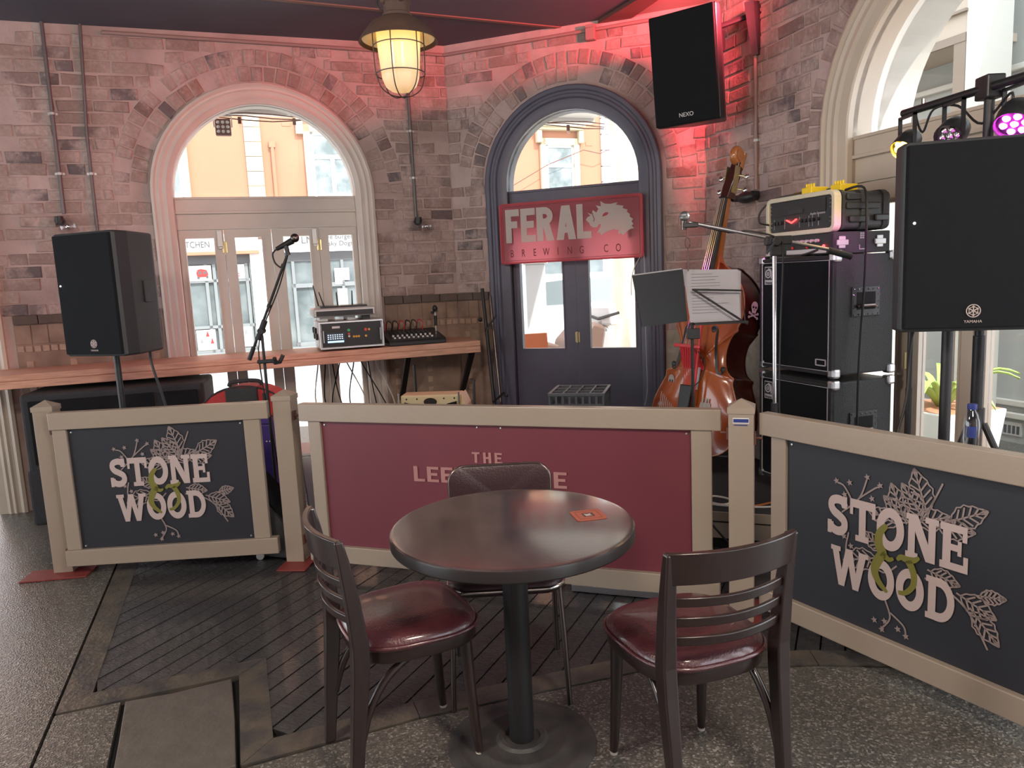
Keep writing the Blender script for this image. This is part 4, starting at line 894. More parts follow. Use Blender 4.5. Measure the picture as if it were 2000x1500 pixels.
rk = thing('rack_mixer', 'silver edged equipment rack with a touch screen and coloured buttons on the shelf', 'audio rack', onA(-.95, -.30, 1.027), HA)
put('case', M().box(-.235, .235, -.20, .20, .012, .215), 'silver_case', rk, bevel=.012)
put('face_panel', M().box(-.215, .215, -.206, -.19, .028, .198), 'plastic_black', rk)
put('case_rim', M().stroke([(-.228, .02), (.228, .02), (.228, .206), (-.228, .206)], .018, -.214, -.195, True), 'alu', rk, bevel=.004)
sc_ = put('touch_screen', M().box(-.185, -.055, -.209, -.2055, .055, .130), 'screen', rk)
put('screen_bar', M().box(-.178, -.062, -.2105, -.209, .060, .073), emit('screen_blue', (.35, .6, .8), .6), sc_)
for i in range(7):
    for j in range(3): put('screen_icon', M().box(-.176+i*.0165, -.167+i*.0165, -.2105, -.209, .085+j*.014, .091+j*.014), emit('screen_icon', (.6, .75, .85), .5), sc_)
put('name_plate', M().box(-.14, -.085, -.209, -.2055, .163, .178), 'white_plastic', rk)
for x, z, m, r in ((-.022, .145, 'led_green', .010), (-.022, .118, 'led_red', .008), (-.022, .10, 'white_plastic', .008), (.012, .096, 'led_amber', .008), (.03, .096, 'led_amber', .008), (.048, .096, 'led_amber', .008), (.10, .142, 'led_red', .011), (.125, .142, 'led_amber', .008), (.10, .096, 'led_amber', .008)):
    put('button', M().cyl((x, -.206, z), (x, -.213, z), r, 12), m, rk)
for s in (-1, 1): put('rack_handle', M().tube([(s*.205, -.206, .06), (s*.205, -.232, .065), (s*.205, -.232, .15), (s*.205, -.206, .155)], .006, 6), 'alu', rk)
for k in range(4): put('side_latch', M().box(-.252, -.234, -.12+k*.085, -.07+k*.085, .08+.04*(k % 2), .125+.04*(k % 2)), 'plastic_black', rk, bevel=.004)
wx = thing('wireless_receiver', 'open silver case with a wireless receiver and upright aerials stacked on the rack', 'receiver', onA(-.985, -.29, 1.262), HA)
put('case', M().box(-.225, .225, -.18, .18, .01, .075), 'silver_case', wx, bevel=.01); put('face_panel', M().box(-.205, .205, -.184, -.17, .018, .055), 'plastic_black', wx); put('top_unit', M().box(-.17, .17, -.14, .15, .075, .088), 'plastic_black', wx)
for x, y, h, l in ((-.14, -.12, .11, -.03), (-.03, -.02, .10, -.005), (.075, -.04, .11, .004), (-.16, .1, .16, -.03)): put('aerial', M().tube([(x, y, .085), (x+l, y, .085+h)], [.006, .004], 6), 'cable', wx)
for x in (-.15, .05, .16): put('rubber_foot', M().box(x-.03, x+.03, -.12, .12, -.022, .012), 'white_plastic' if x < .1 else 'plastic_black', wx, bevel=.004)
mx_ = thing('mixing_desk', 'black small-format mixing desk with rows of faders on the shelf', 'mixer', onA(-.46, -.29, 1.027), HA)
put('chassis', M().prism([(-.22, 0), (.22, 0), (.22, .03), (-.22, .03)], -.2, .2).hexa([(-.22, -.2, .03), (.22, -.2, .03), (.22, .2, .03), (-.22, .2, .03)], [(-.22, -.19, .042), (.22, -.19, .042), (.22, .19, .10), (-.22, .19, .10)]), 'plastic_black', mx_, bevel=.006)
for i in range(9): put('fader', M().box(-.17+i*.036, -.157+i*.036, -.15, -.13, .05, .062), 'white_plastic', mx_)
for i in range(9):
    for j in range(4): put('knob', M().cyl((-.163+i*.036, -.07+j*.045, .06+j*.007), (-.163+i*.036, -.07+j*.045, .075+j*.007), .008, 8), 'white_plastic' if j == 0 else 'plastic_grey', mx_)
for k in range(7):
    x = -.19+k*.05; put('patch_cable', M().tube(catmull([(x, .13, .09), (x+.005, .12, .15), (x-.02, .17, .17), (x-.03, .2, .09)], 4), .004, 5), 'cable' if k % 3 else 'red_plastic', mx_)
ds = thing('desk_stand', 'short black tabletop microphone stand at the end of the shelf', 'stand', onA(-.255, -.24, 1.027), HA)
put('base', M().lathe([(0, .014), (.05, .014), (.062, .006), (.062, 0)], 20), 'cast_iron', ds, smooth=40); put('tube', M().cyl((0, 0, .01), (0, 0, .24), .009, 8), 'alu', ds, smooth=40); put('clutch', M().cyl((0, 0, .12), (0, 0, .2), .013, 8).ball((0, 0, .255), .022, 8, 1, .7, 1.3).cyl((-.03, 0, .22), (.02, 0, .24), .01, 6), 'plastic_black', ds, smooth=50)
# loose cables hanging under the rack
for k in range(9):
    random.seed(40+k); s = -1.18+k*.055; s2 = s+random.uniform(-.05, .28); p2_ = onA(s2, -.30+random.uniform(-.1, .1), .34)
    mid = onA((s+s2)/2+random.uniform(-.1, .1), -.22, .6)
    t = tag(put('hanging_cable', M().tube(catmull([onA(s, -.10, .98), onA(s, -.12, .90), mid, p2_, onA(s2+.1, -.4, .03)], 6), .005, 5), 'cable' if k % 4 else 'cable_white', None), ('pale ' if k % 4 == 0 else 'black ')+'cable hanging below the silver rack, '+('leftmost', 'second', 'third', 'fourth', 'fifth', 'sixth', 'seventh', 'eighth', 'rightmost')[k]+' of the hanging cables', 'cable', 'cables hanging below the shelf rack')
# ------------------------------------------------------------------ FERAL sign on the dark doors
sg = thing('brewery_sign', 'red translucent brewery sign with silver boar head hung on the dark doors', 'sign', wpt(PB, HB, .443, -.085, 1.602), HB)
SW, SHh = 1.135, .468
pn = [(x+SW/2, 0, z+SHh/2) for x, z in rrect(SW, SHh, .02)]; put('panel', M().add(pn, [tuple(range(len(pn)))]), 'sign_red', sg)
put('rim', M().stroke([(x+SW/2, z+SHh/2) for x, z in rrect(SW-.012, SHh-.012, .02)], .012, -.006, .02, True), 'sign_red', sg)
put('inner_line', M().stroke([(x+SW/2, z+SHh/2) for x, z in rrect(SW-.05, SHh-.05, .012)], .003, -.0012, .0, True), 'sign_line', sg)
def SV(v): return SHh*(1-v)
for ch, a, b in (('F', .045, .145), ('E', .157, .262), ('R', .272, .392), ('A', .412, .548), ('L', .556, .655)):
    g, wd = sans_letter(ch, (-.008, -.001), .24); put('letter', g, 'sign_silver', sg, loc=(a*SW, 0, SV(.65)), scale=((b-a)*SW/wd, 1, .55*SHh))
for i, ch in enumerate('BREWING CO'):
    if ch != ' ': text('letter', ch, .082, 'sign_text_dark', sg, ((.082+i*.0835)*SW, -.0015, SV(.885)), sx=.62, extrude=.001)
bo = [(1215, 435), (1235, 400), (1270, 385), (1235, 345), (1285, 368), (1300, 315), (1340, 345), (1365, 300), (1335, 255), (1395, 270), (1390, 205), (1440, 235), (1500, 240), (1590, 218), (1570, 250), (1655, 262), (1640, 290), (1700, 310), (1690, 335), (1725, 365), (1720, 395), (1760, 425), (1740, 450), (1765, 490), (1740, 505), (1770, 540), (1720, 550), (1690, 575), (1640, 625), (1625, 600), (1590, 610), (1590, 560), (1540, 550), (1470, 570), (1420, 600), (1385, 625), (1380, 595), (1345, 590), (1385, 520), (1390, 480), (1365, 490), (1345, 525), (1300, 525), (1270, 510), (1250, 470)]
def S2(x, y): u = (x-150)/1718; top = 250-.084*(x-135); bot = 980-.047*(x-165); return (u*SW, SV((y-top)/(bot-top)))
put('boar_head', M().prism([S2(x, y) for x, y in bo], -.008, -.001), 'sign_silver', sg)
put('boar_eye', M().prism([S2(x, y) for x, y in ((1405, 395), (1420, 360), (1450, 340), (1485, 345), (1465, 375), (1430, 390))], -.0095, -.008), 'sign_red', sg)
put('boar_snout_line', M().stroke([S2(x, y) for x, y in ((1295, 350), (1300, 390), (1315, 420), (1305, 455))], .004, -.0095, -.008), 'sign_line', sg)
for x in (.1, 1.03): put('hanger', M().box(x-.012, x+.012, .012, .055, .15, .3), 'dark_steel', sg)
put('power_lead', M().tube(catmull([(1.12, .0, .02), (1.07, -.005, -.06), (1.04, 0, -.16), (1.03, .03, -.28)], 5), .003, 5), 'cable_white', sg)
put('power_lead', M().tube(catmull([(1.135, .01, .03), (1.14, .0, -.2), (1.138, .0, -.6), (1.142, 0, -.98), (1.12, 0, -1.12)], 5), .0025, 5), 'cable_white', sg)
# ------------------------------------------------------------------ conduits, wall lamps
def conduit(label, P, H, pts, r=.011, m='conduit_paint', clips=()):
    t = thing('wall_conduit', label, 'conduit', (P[0], P[1], 0), H, 'painted conduits on the brick walls')
    put('pipe', M().tube(pts, r, 8), m, t, smooth=50)
    for (s, z) in clips: put('saddle_clip', M().box(s-.03, s+.03, -.012, 0, z-.008, z+.008).cyl((s, -.02, z-.008), (s, -.02, z+.008), r+.006, 8), 'silver_case', t)
    return t
conduit('long painted conduit running below the ceiling above the white arch', PA, HA, [(-2.43, -.02, 3.30), (-1.5, -.02, 3.29), (-.02, -.02, 3.27)], .013)
conduit('painted conduit running below the ceiling above the dark arch', PB, HB, [(.0, -.02, 3.27), (1.0, -.02, 3.275), (2.0, -.02, 3.28)], .013)
conduit('leftmost grey conduit dropping to the clear globe wall lamp', PA, HA, [(-2.79, -.022, CEIL), (-2.80, -.022, 2.08)], .012, 'galv', [(-2.795, 2.75), (-2.797, 2.35)])
conduit('grey conduit beside the leftmost one dropping behind the speaker', PA, HA, [(-2.56, -.022, CEIL), (-2.60, -.022, 2.6), (-2.61, -.022, 1.40)], .010, 'galv', [(-2.60, 2.35)])
conduit('grey conduit dropping beside the caged pendant lamp', PA, HA, [(-.315, -.022, 3.26), (-.312, -.022, 2.0)], .012, 'galv', [(-.314, 2.68), (-.312, 2.32)])
conduit('grey conduit dropping to the black spotlight on the right wall', PC, HC, [(.58, -.022, CEIL), (.595, -.022, 1.99)], .012, 'conduit_paint', [(.59, 2.3)])
def globe(label, P, H, s, z):
    t = thing('globe_lamp', label, 'wall lamp', wpt(P, H, s, -.05, z), H, 'clear globe wall lamps')
    put('holder', M().cyl((0, .045, .02), (0, .0, .02), .03, 12).cyl((0, 0, .05), (0, 0, .0), .026, 12), 'plastic_black', t, smooth=40)
    put('globe', M().ball((.055, -.03, -.025), .062, 16), 'globe_glass', t, smooth=60); put('bulb', M().ball((.055, -.03, -.025), .02, 10), 'chrome', t, smooth=60)
globe('clear glass globe lamp above the left speaker', PA, HA, -2.83, 2.01); globe('clear glass globe lamp beside the dark arch', PA, HA, -.30, 1.96)
spt = thing('wall_spotlight', 'small black spotlight at the foot of the conduit beside the bass scroll', 'wall lamp', wpt(PC, HC, .585, -.05, 1.955), HC)
put('mount', M().cyl((0, .05, .0), (0, 0, 0), .03, 12), 'plastic_black', spt, smooth=40); put('body', M().ball((-.03, -.02, -.01), .06, 14, 1.3, .8, .65), 'plastic_black', spt, smooth=60); put('nozzle', M().cyl((-.09, -.03, -.01), (-.15, -.035, -.005), .022, 12), 'plastic_black', spt, smooth=40)
jb = thing('junction_box', 'small painted junction box on the conduit above the dark arch', 'junction box', wpt(PB, HB, 1.21, -.03, 3.21), HB)
put('box', M().box(-.035, .035, -.02, .03, -.01, .10), 'conduit_paint', jb, bevel=.004); put('lid', M().box(-.032, .032, -.026, -.02, .075, .098).box(-.032, .032, -.026, -.02, -.006, .068), 'conduit_paint', jb)
# ------------------------------------------------------------------ caged pendant lamp
lp = thing('pendant_lamp', 'rusty caged industrial pendant lamp with glowing frosted glass', 'lamp', (-.408, 3.3, 2.40), 0)
put('shade', M().lathe([(.055, .19), (.075, .185), (.11, .165), (.142, .13), (.162, .10), (.166, .094), (.162, .092), (.138, .122), (.106, .155), (.072, .175), (.06, .178)], 40), 'lamp_rust', lp, smooth=50)
put('shade_lining', M().lathe([(.164, .0925), (.139, .118), (.106, .151), (.075, .170)], 40), 'enamel', lp, smooth=50)
put('cap', M().lathe([(.0, .275), (.045, .272), (.052, .262), (.056, .262), (.058, .245), (.054, .24), (.054, .205), (.062, .2), (.06, .185)], 28), 'lamp_rust', lp, smooth=40)
for k in range(4): put('lug', M().ball((.056*cos(k*1.57+.5), .056*sin(k*1.57+.5), .25), .014, 8), 'lamp_rust', lp, smooth=60)
frost = translucent('frosted_glass', (.86, .80, .70), .5, .2)
b_ = frost.node_tree.nodes['Principled BSDF']; b_.inputs['Emission Color'].default_value = (1, .80, .50, 1); b_.inputs['Emission Strength'].default_value = .0
put('glass', M().lathe([(.092, .172), (.092, .13), (.088, .06), (.083, .0), (.078, -.05), (.064, -.085), (.04, -.103), (.0, -.11)], 32), frost, lp, smooth=60)
put('bulb', M().ball((0, 0, .115), .018, 12, 1, 1, 1.3), emit('bulb_glow', (1, .55, .08), 9), lp, smooth=60)
for k in range(6):
    t = k*pi/3+.35; rd_ = lambda r, z: (r*cos(t), r*sin(t), z)
    put('cage_wire', M().tube(catmull([rd_(.108, .16), rd_(.108, .06), rd_(.104, -.03), rd_(.085, -.09), rd_(.045, -.12), rd_(.004, -.127)], 5), .0024, 5), 'wire_dark', lp)
for z, r in ((.075, .108), (-.035, .103)): put('cage_ring', M().tube([(r*cos(2*pi*k/32), r*sin(2*pi*k/32), z) for k in range(32)], .0024, 5, closed=True), 'wire_dark', lp)
put('hook', M().tube([(0, 0, .27)]+[(.014*cos(k), 0, .30+.02*sin(k)) for k in range(-1, 5)], .004, 6), 'chrome_dark', lp); put('chain', M().tube([(0, 0, .31), (0, 0, CEIL-2.40)], .004, 6), 'chrome_dark', lp)
put('flex', M().tube(catmull([(-.03, 0, .21), (-.075, 0, .235), (-.07, 0, .28), (-.02, 0, .36), (0, 0, .6)], 6), .0035, 6), 'cable', lp)
pl_ = lamp('pendant_glow', 'POINT', (-.408, 3.3, 2.45), .13, (1, .62, .25), shadow_soft_size=.05); pl_.parent = None
# ------------------------------------------------------------------ loudspeakers
def pa_speaker(label, loc, rz, z0, W=.445, H=.69, Dp=.38, pole=None, logo=True, light_side=False):
    """front-left-bottom corner at loc; local x along the front, y back"""
    t = thing('loudspeaker', label, 'loudspeaker', (loc[0], loc[1], z0), rz, 'black moulded loudspeakers on stands')
    P = [(0, .02), (.012, 0), (W-.012, 0), (W, .02), (W, .10), (W-.09, Dp-.03), (W-.11, Dp), (.11, Dp), (.09, Dp-.03), (0, .10)]
    b = put('cabinet', M().prismz(P, 0, H), 'plastic_grey', t, bevel=.012)
    put('front_grille', M().prismz([(.010, .004), (.018, -.012), (W-.018, -.012), (W-.010, .004)], .012, H-.012), 'grille', t, bevel=.004)
    for s in (0, 1):
        x0 = W if s else 0; sg_ = 1 if s else -1
        # moulded grip set into the sloping side
        a = Vector((W, .10)); c = Vector((W-.09, Dp-.03)); q0 = a+(c-a)*.45; q1 = a+(c-a)*.8; n = Vector((c.y-a.y, -(c.x-a.x))).normalized()
        pts = [q0, q1, q1+n*.006, q0+n*.006]; pts = [(p.x if s else W-p.x, p.y) for p in pts]
        put('grip', M().prismz(pts if s else pts[::-1], H*.42, H*.60), 'plastic_black', t, bevel=.003)
    if logo:
        lx = W*.53; lz = .072
        e = put('badge', M().stroke(arc(lx, lz, .022, 0, 2*pi, 24)[:-1], .0028, -.0150, -.0125, True), 'print_pink', t)
        for k in range(3):
            a = k*pi/3+pi/6; m = M(); c, s_ = cos(a), sin(a)
            m.stroke([(lx-c*.019, lz-s_*.019), (lx+c*.019, lz+s_*.019)], .0032, -.0150, -.0125)
            for q in (-1, 1): m.stroke([(lx+q*c*.012-s_*.006, lz+q*s_*.012+c*.006), (lx+q*c*.017, lz+q*s_*.017), (lx+q*c*.012+s_*.006, lz+q*s_*.012-c*.006)], .0028, -.0150, -.0125)
            put('badge_fork', m, 'print_pink', e)
        text('badge_text', 'YAMAHA', .014, 'print_pink', t, (lx, -.0130, lz-.042))
        put('power_led', M().ball((W*.09, -.013, H*.58), .0045, 8), emit('led_white', (.9, .95, 1), 3), t)
    return t
def tripod(name, label, x, y, h, r=.0175, foot=0., spread=.5, a0=.4, m='plastic_black', hub=.75, group=None):
    t = thing(name, label, 'stand', (x, y, foot), 0, group)
    put('pole', M().tube([(0, 0, .12), (0, 0, h*.55), (0, 0, h*.55+.001), (0, 0, h)], [r*1.25, r*1.25, r, r], 14), m, t, smooth=40)
    put('collar', M().cyl((0, 0, hub-.04), (0, 0, hub+.04), r*1.7, 14), m, t, smooth=40)
    for k in range(3):
        a = a0+k*2*pi/3; put('leg', M().tube([(r*1.6*cos(a), r*1.6*sin(a), hub-.02), (spread*cos(a), spread*sin(a), .015)], r*.72, 8), m, t, smooth=40)
        put('strut', M().tube([(r*1.4*cos(a), r*1.4*sin(a), .2), (spread*.62*cos(a), spread*.62*sin(a), .02+(hub-.02)*.38)], r*.45, 6), m, t)
    return t
pa_speaker('black loudspeaker with round badge on a pole at the left above the bench shelf', (-2.555, 4.30), D(-21), 1.165, W=.455)
tripod('speaker_stand', 'black tripod stand under the left loudspeaker', -2.30, 4.36, 1.165, spread=.36, a0=.9, hub=.55)
pa_speaker('large near black loudspeaker with round badge at the right edge of the view', (1.407, 2.70), D(-15), 1.237, H=.665)
tripod('speaker_stand', 'black tripod stand under the right loudspeaker', 1.655, 2.815, 1.237, r=.02, spread=.36, a0=1.0, hub=.52)
tag(put('speaker_cable', M().tube(catmull([(-2.12, 4.42, 1.22), (-2.10, 4.36, 1.1), (-2.04, 4.36, .8), (-1.98, 4.30, .4), (-1.9, 4.2, .02)], 6), .008, 6), 'cable', None), 'pair of black cables dropping from the left loudspeaker', 'cable')
tag(put('speaker_cable', M().tube(catmull([(1.72, 3.02, 1.45), (1.60, 2.96, 1.2), (1.55, 2.90, .95), (1.47, 2.86, .7), (1.40, 2.8, .3), (1.4, 2.8, .02)], 6), .005, 6), 'cable', None), 'thin black cable dropping from the right loudspeaker', 'cable')
# wall-hung speaker
nx = thing('wall_loudspeaker', 'dark wedge loudspeaker hung high in the brick corner', 'loudspeaker', (1.00, 5.0, 2.40), D(-38))
tl = Matrix.Rotation(D(7), 4, 'X')
W_, H_ = .434, .665
put('cabinet', M(tl).prismz([(0, .02), (W_, .02), (W_, .08), (W_-.10, .36), (.10, .36), (0, .08)], 0, H_), 'plastic_black', nx, bevel=.012)
put('front_grille', M(tl).box(.006, W_-.006, -.004, .02, .006, H_-.006), 'grille', nx, bevel=.006)
g_ = put('badge_frame', M(tl).box(.15, .151, -.005, -.004, .05, .051), 'grille', nx)
tx = text('badge_text', 'NEXO', .035, 'white_plastic', nx, (.22, -.0125, .045), rot=(pi/2+D(7), 0, 0))
put('wall_bracket', M().box(.24, .30, .30, .42, .50, .62).tube([(.27, .36, .64), (.45, .42, .68), (.66, .36, .66), (.74, .43, .60)], .018, 8).hexa([(.50, .36, .42), (.54, .36, .42), (.56, .42, .42), (.52, .42, .42)], [(.46, .33, .74), (.52, .33, .74), (.56, .42, .74), (.50, .42, .74)]), 'plastic_black', nx)
# big sub-bass cabinet under the shelf
sb = thing('subwoofer', 'wide black bass bin under the shelf at the far left', 'subwoofer', (-3.109, 4.667, 0), D(14.7))
put('cabinet', M().box(0, 1.09, 0, .50, .05, .905), 'tolex', sb, bevel=.02); put('lower_plinth', M().box(-.012, 1.1, -.01, .5, .05, .42), 'tolex', sb, bevel=.02)
put('front_grille', M().box(.05, .78, -.014, 0, .45, .86), 'grille', sb); put('front_grille', M().box(.84, 1.05, -.014, 0, .45, .86), 'grille', sb)
for x in (.08, 1.0):
    for y in (.08, .42): put('caster', M().cyl((x, y-.02, .027), (x, y+.02, .027), .027, 12), 'tyre', sb)
# ------------------------------------------------------------------ stage riser
rs = thing('stage_riser', 'low carpeted stage riser with cream trim in the corner', 'stage', (0, 0, 0), 0)
rp = [(-.20, 4.36), (2.16, 3.47), (1.455, 5.50), (.12, 6.01)]
put('carpet_top', M().prismz(rp, .17, .20), 'grey_carpet', rs)
put('frame', M().prismz([(p[0]*.995+.003, p[1]*.998+.012) for p in rp], 0, .17), 'black_gap', rs)
d_ = Vector((2.36, -.89)).normalized(); n_ = Vector((d_.y, -d_.x)); a_ = Vector(rp[0]); b_2 = Vector(rp[1])
put('edge_trim', M().prismz([tuple(a_), tuple(b_2), tuple(b_2+n_*.018), tuple(a_+n_*.018)], .155, .203), 'fence_cream', rs); put('edge_trim', M().prismz([tuple(a_), tuple(b_2), tuple(b_2+n_*.014), tuple(a_+n_*.014)], .06, .145), 'fence_cream', rs)
# ------------------------------------------------------------------ bass amplifier stack
AMP = (1.449, 4.30); AH = D(-71)
def cab(label, z0, h):
    t = thing('bass_cabinet', label, 'speaker cabinet', (AMP[0], AMP[1], z0), AH, 'stacked black bass cabinets')
    W, Dp = .572, .385
    put('box', M().box(0, W, 0, Dp, .01, h), 'tolex_side', t, bevel=.01)
    put('front_frame', M().stroke([(.012, .022), (W-.012, .022), (W-.012, h-.012), (.012, h-.012)], .024, -.012, .01, True), 'tolex', t)
    put('grille_cloth', M().box(.022, W-.022, -.006, .004, .03, h-.02), 'grille', t)
    put('piping', M().tube([(.026, -.012, .034), (W-.026, -.012, .034), (W-.026, -.012, h-.026), (.026, -.012, h-.026)], .0035, 6, closed=True), 'paper', t)
    for x, y in ((0, 0), (W, 0), (0, Dp), (W, Dp)):
        for z in (.022, h-.012): put('corner_cap', M().cbox((x+(.012 if x == 0 else -.012), y+(.012 if y == 0 else -.012), z), (.05, .05, .05)), 'alu', t, bevel=.012)
    # recessed side handle on the right side
    H = put('side_handle', M().box(W, W+.006, .105, .285, h*.5-.005, h*.5+.145), 'plastic_black', t, bevel=.004)
    put('handle_recess', M().box(W+.006, W+.007, .135, .255, h*.5+.03, h*.5+.118), 'black_gap', H); put('handle_grip', M().tube([(W+.012, .135, h*.5+.045), (W+.016, .15, h*.5+.05), (W+.016, .24, h*.5+.05), (W+.012, .255, h*.5+.045)], .008, 8), 'chrome_dark', H)
    for i in range(6):
        for z in (h*.5+.005, h*.5+.133): put('rivet', M().ball((W+.006, .118+i*.031, z), .005, 6), 'chrome', H)
    for j in range(3):
        for y in (.114, .277): put('rivet', M().ball((W+.006, y, h*.5+.035+j*.035), .005, 6), 'chrome', H)
    lg = put('logo_plate', M().box(.045, .115, -.011, -.006, h-.145, h-.045), 'paper', t)
    put('logo_ground', M().box(.05, .110, -.0125, -.011, h-.118, h-.05), 'plastic_black', lg)
    put('logo_ring', M().stroke(arc(.078, h-.085, .021, 0, 2*pi, 24)[:-1], .007, -.0145, -.0125, True), 'paper', lg); put('logo_ring', M().stroke(arc(.078, h-.085, .008, 0, 2*pi, 16)[:-1], .006, -.0145, -.0125, True), 'paper', lg)
    put('logo_stem', M().stroke([(.078, h-.058)]+arc(.084, h-.079, .021, pi/2, 0, 6)+[(.105, h-.112)], .007, -.0145, -.0125), 'paper', lg)
    text('logo_text', 'Ampeg', .02, 'plastic_black', lg, (.08, -.0122, h-.14))
    return t
cb1 = cab('lower black bass cabinet standing on the riser', .275, .615); cb2 = cab('upper black bass cabinet with oval-ring logo on the stack', .915, .622)
put('name_badge', M().stroke([(x+.49, z+.075) for x, z in rrect(.07, .03, .004)], .005, -.012, -.004, True), 'paper', cb2)
for x in (.06, .51):
    for y in (.06, .33): put('caster', M().cyl((x, y-.015, -.035), (x, y+.015, -.035), .038, 14).box(x-.02, x+.02, y-.02, y+.02, -.03, .012), 'tyre', cb1)
hd = thing('bass_amplifier', 'flat black bass amplifier head in a road case on the cabinet stack', 'amplifier', (AMP[0]+.02*cos(AH), AMP[1]+.02*sin(AH), 1.538), AH)
put('case', M().box(.02, .54, .0, .36, .004, .112), 'tolex_side', hd, bevel=.005); put('front_panel', M().box(.03, .53, -.004, .002, .012, .104), 'plastic_black', hd); put('lower_strip', M().box(.03, .53, -.006, -.003, .012, .035), 'silver_case', hd)
for k in range(9): put('knob', M().cyl((.15+k*.036, -.004, .075), (.15+k*.036, -.022, .075), .009, 10), 'silver_case', hd, smooth=40)
for k, x in enumerate((.25, .36, .48)): put('indicator', M().ball((x, -.008, .046), .008, 8), emit('led_red_glow', (1, .03, .03), 3) if k == 2 else 'led_red', hd)
put('lead', M().tube(catmull([(.14, -.01, .02), (.22, -.03, .008), (.34, -.03, .006), (.44, -.01, .03)], 5), .005, 6), 'cable', hd)
for y in (.05, .29): put('latch', M().box(.54, .55, y-.035, y+.035, .045, .072).box(.54, .546, y-.02, y+.02, .03, .09), 'silver_case', hd, bevel=.003)
for k in range(6): put('stencil', M().box(.5402, .5412, .165+.014*(k % 2), .176+.014*(k % 2), .075+.011*(k//2), .083+.011*(k//2)), 'paper', hd)
put('stencil', M().box(.5402, .5412, .16, .205, .02, .026).box(.5402, .5412, .16, .165, .02, .045), 'paper', hd)
rc = thing('rack_case', 'cream edged moulded rack case with equaliser lights on top of the amplifier', 'amplifier', (AMP[0]+.03*cos(AH), AMP[1]+.03*sin(AH), 1.655), AH)
put('shell', M().prism(rrect(.51, .19, .03), .03, .35), 'plastic_grey', rc, loc=(.28, 0, .099), bevel=.006)
put('shell_rib', M().prism(rrect(.522, .20, .034), .04, .06).prism(rrect(.522, .20, .034), .16, .20).prism(rrect(.522, .20, .034), .30, .33), 'tolex_side', rc, loc=(.28, 0, .101))
put('rim', M().stroke([(x+.28, z+.099) for x, z in rrect(.50, .185, .03)], .024, -.008, .035, True), 'rack_cream', rc, bevel=.004)
put('face', M().box(.045, .515, .006, .03, .02, .178), 'plastic_grey', rc); put('drawer', M().box(.06, .47, .0, .008, .105, .17), 'plastic_black', rc); put('drawer_pull', M().box(.2, .31, -.006, 0, .108, .13), 'plastic_grey', rc)
for k in range(9): put('eq_slider', M().box(.18+k*.009, .184+k*.009, -.003, .006, .060+.004*abs(k-4), .066+.004*abs(k-4)), emit('led_red_glow', (1, .03, .03), 3), rc)
for x in (.09, .115, .14, .30, .33, .36, .385, .42): put('knob', M().cyl((x, .006, .068), (x, -.01, .068), .009, 10), 'plastic_black', rc, smooth=40)
for x in (.075, .16, .275, .345, .372, .415): put('divider', M().box(x, x+.0015, .0045, .0065, .035, .09), 'paper', rc)
text('panel_text', 'Audio Systems', .018, 'paper', rc, (.41, .0045, .092))
for x in (.055, .50):
    for z in (.12, .14, .16, .05, .07): put('rack_screw', M().ball((x, .004, z), .005, 6), 'alu', rc)
for z, a, b in ((.12, .06, .27), (.055, .08, .20), (.06, .24, .33), (.165, .06, .15)): put('shell_moulding', M().box(.538, .555, a, b, z-.016, z+.016), 'plastic_black', rc, bevel=.006)
def pedal(label, s, y):
    t = thing('effects_pedal', label, 'pedal', wpt(AMP, AH, s, y, 1.8555), AH, 'yellow pedals on the rack case')
    put('body', M().box(-.038, .038, -.055, .055, 0, .04), 'yellow_pedal', t, bevel=.004)
    for k in range(4): put('knob', M().cyl((-.026+k*.0175, -.03, .04), (-.026+k*.0175, -.03, .058), .006, 8), 'yellow_pedal', t)
    return t
pedal('yellow effects pedal nearer the wall on the rack case', .31, .10); pedal('yellow effects pedal beside the cream arch on the rack case', .43, .18)
for k, (s0_, s1_) in enumerate(((.16, .265), (.352, .388))):
    tag(put('jack_plug', M().cyl(wpt(AMP, AH, s0_, .09+.05*k, 1.875), wpt(AMP, AH, s1_, .10+.05*k, 1.877), .009, 8), 'brass' if k == 0 else 'chrome', None, smooth=40), ['brass jack plug lying left of the yellow pedals', 'chrome jack plug between the two yellow pedals'][k], 'plug')
tag(put('patch_lead', M().tube(catmull([wpt(AMP, AH, .16, .09, 1.875), wpt(AMP, AH, .08, .03, 1.86), wpt(AMP, AH, .035, -.03, 1.80), wpt(AMP, AH, .03, -.035, 1.74), wpt(AMP, AH, .08, .02-.03, 1.72)], 6), .005, 6), 'cable', None), 'black patch lead curling down the front of the rack case', 'cable')
tag(put('speaker_lead', M().tube(catmull([wpt(AMP, AH, .46, .15, 1.862), wpt(AMP, AH, .575, .17, 1.86), wpt(AMP, AH, .605, .16, 1.7), wpt(AMP, AH, .60, .16, 1.4), wpt(AMP, AH, .605, .13, 1.0), wpt(AMP, AH, .61, .12, .5), wpt(AMP, AH, .63, .1, .205)], 6), .006, 6), 'cable', None), 'black lead hanging down the side of the bass cabinets', 'cable')
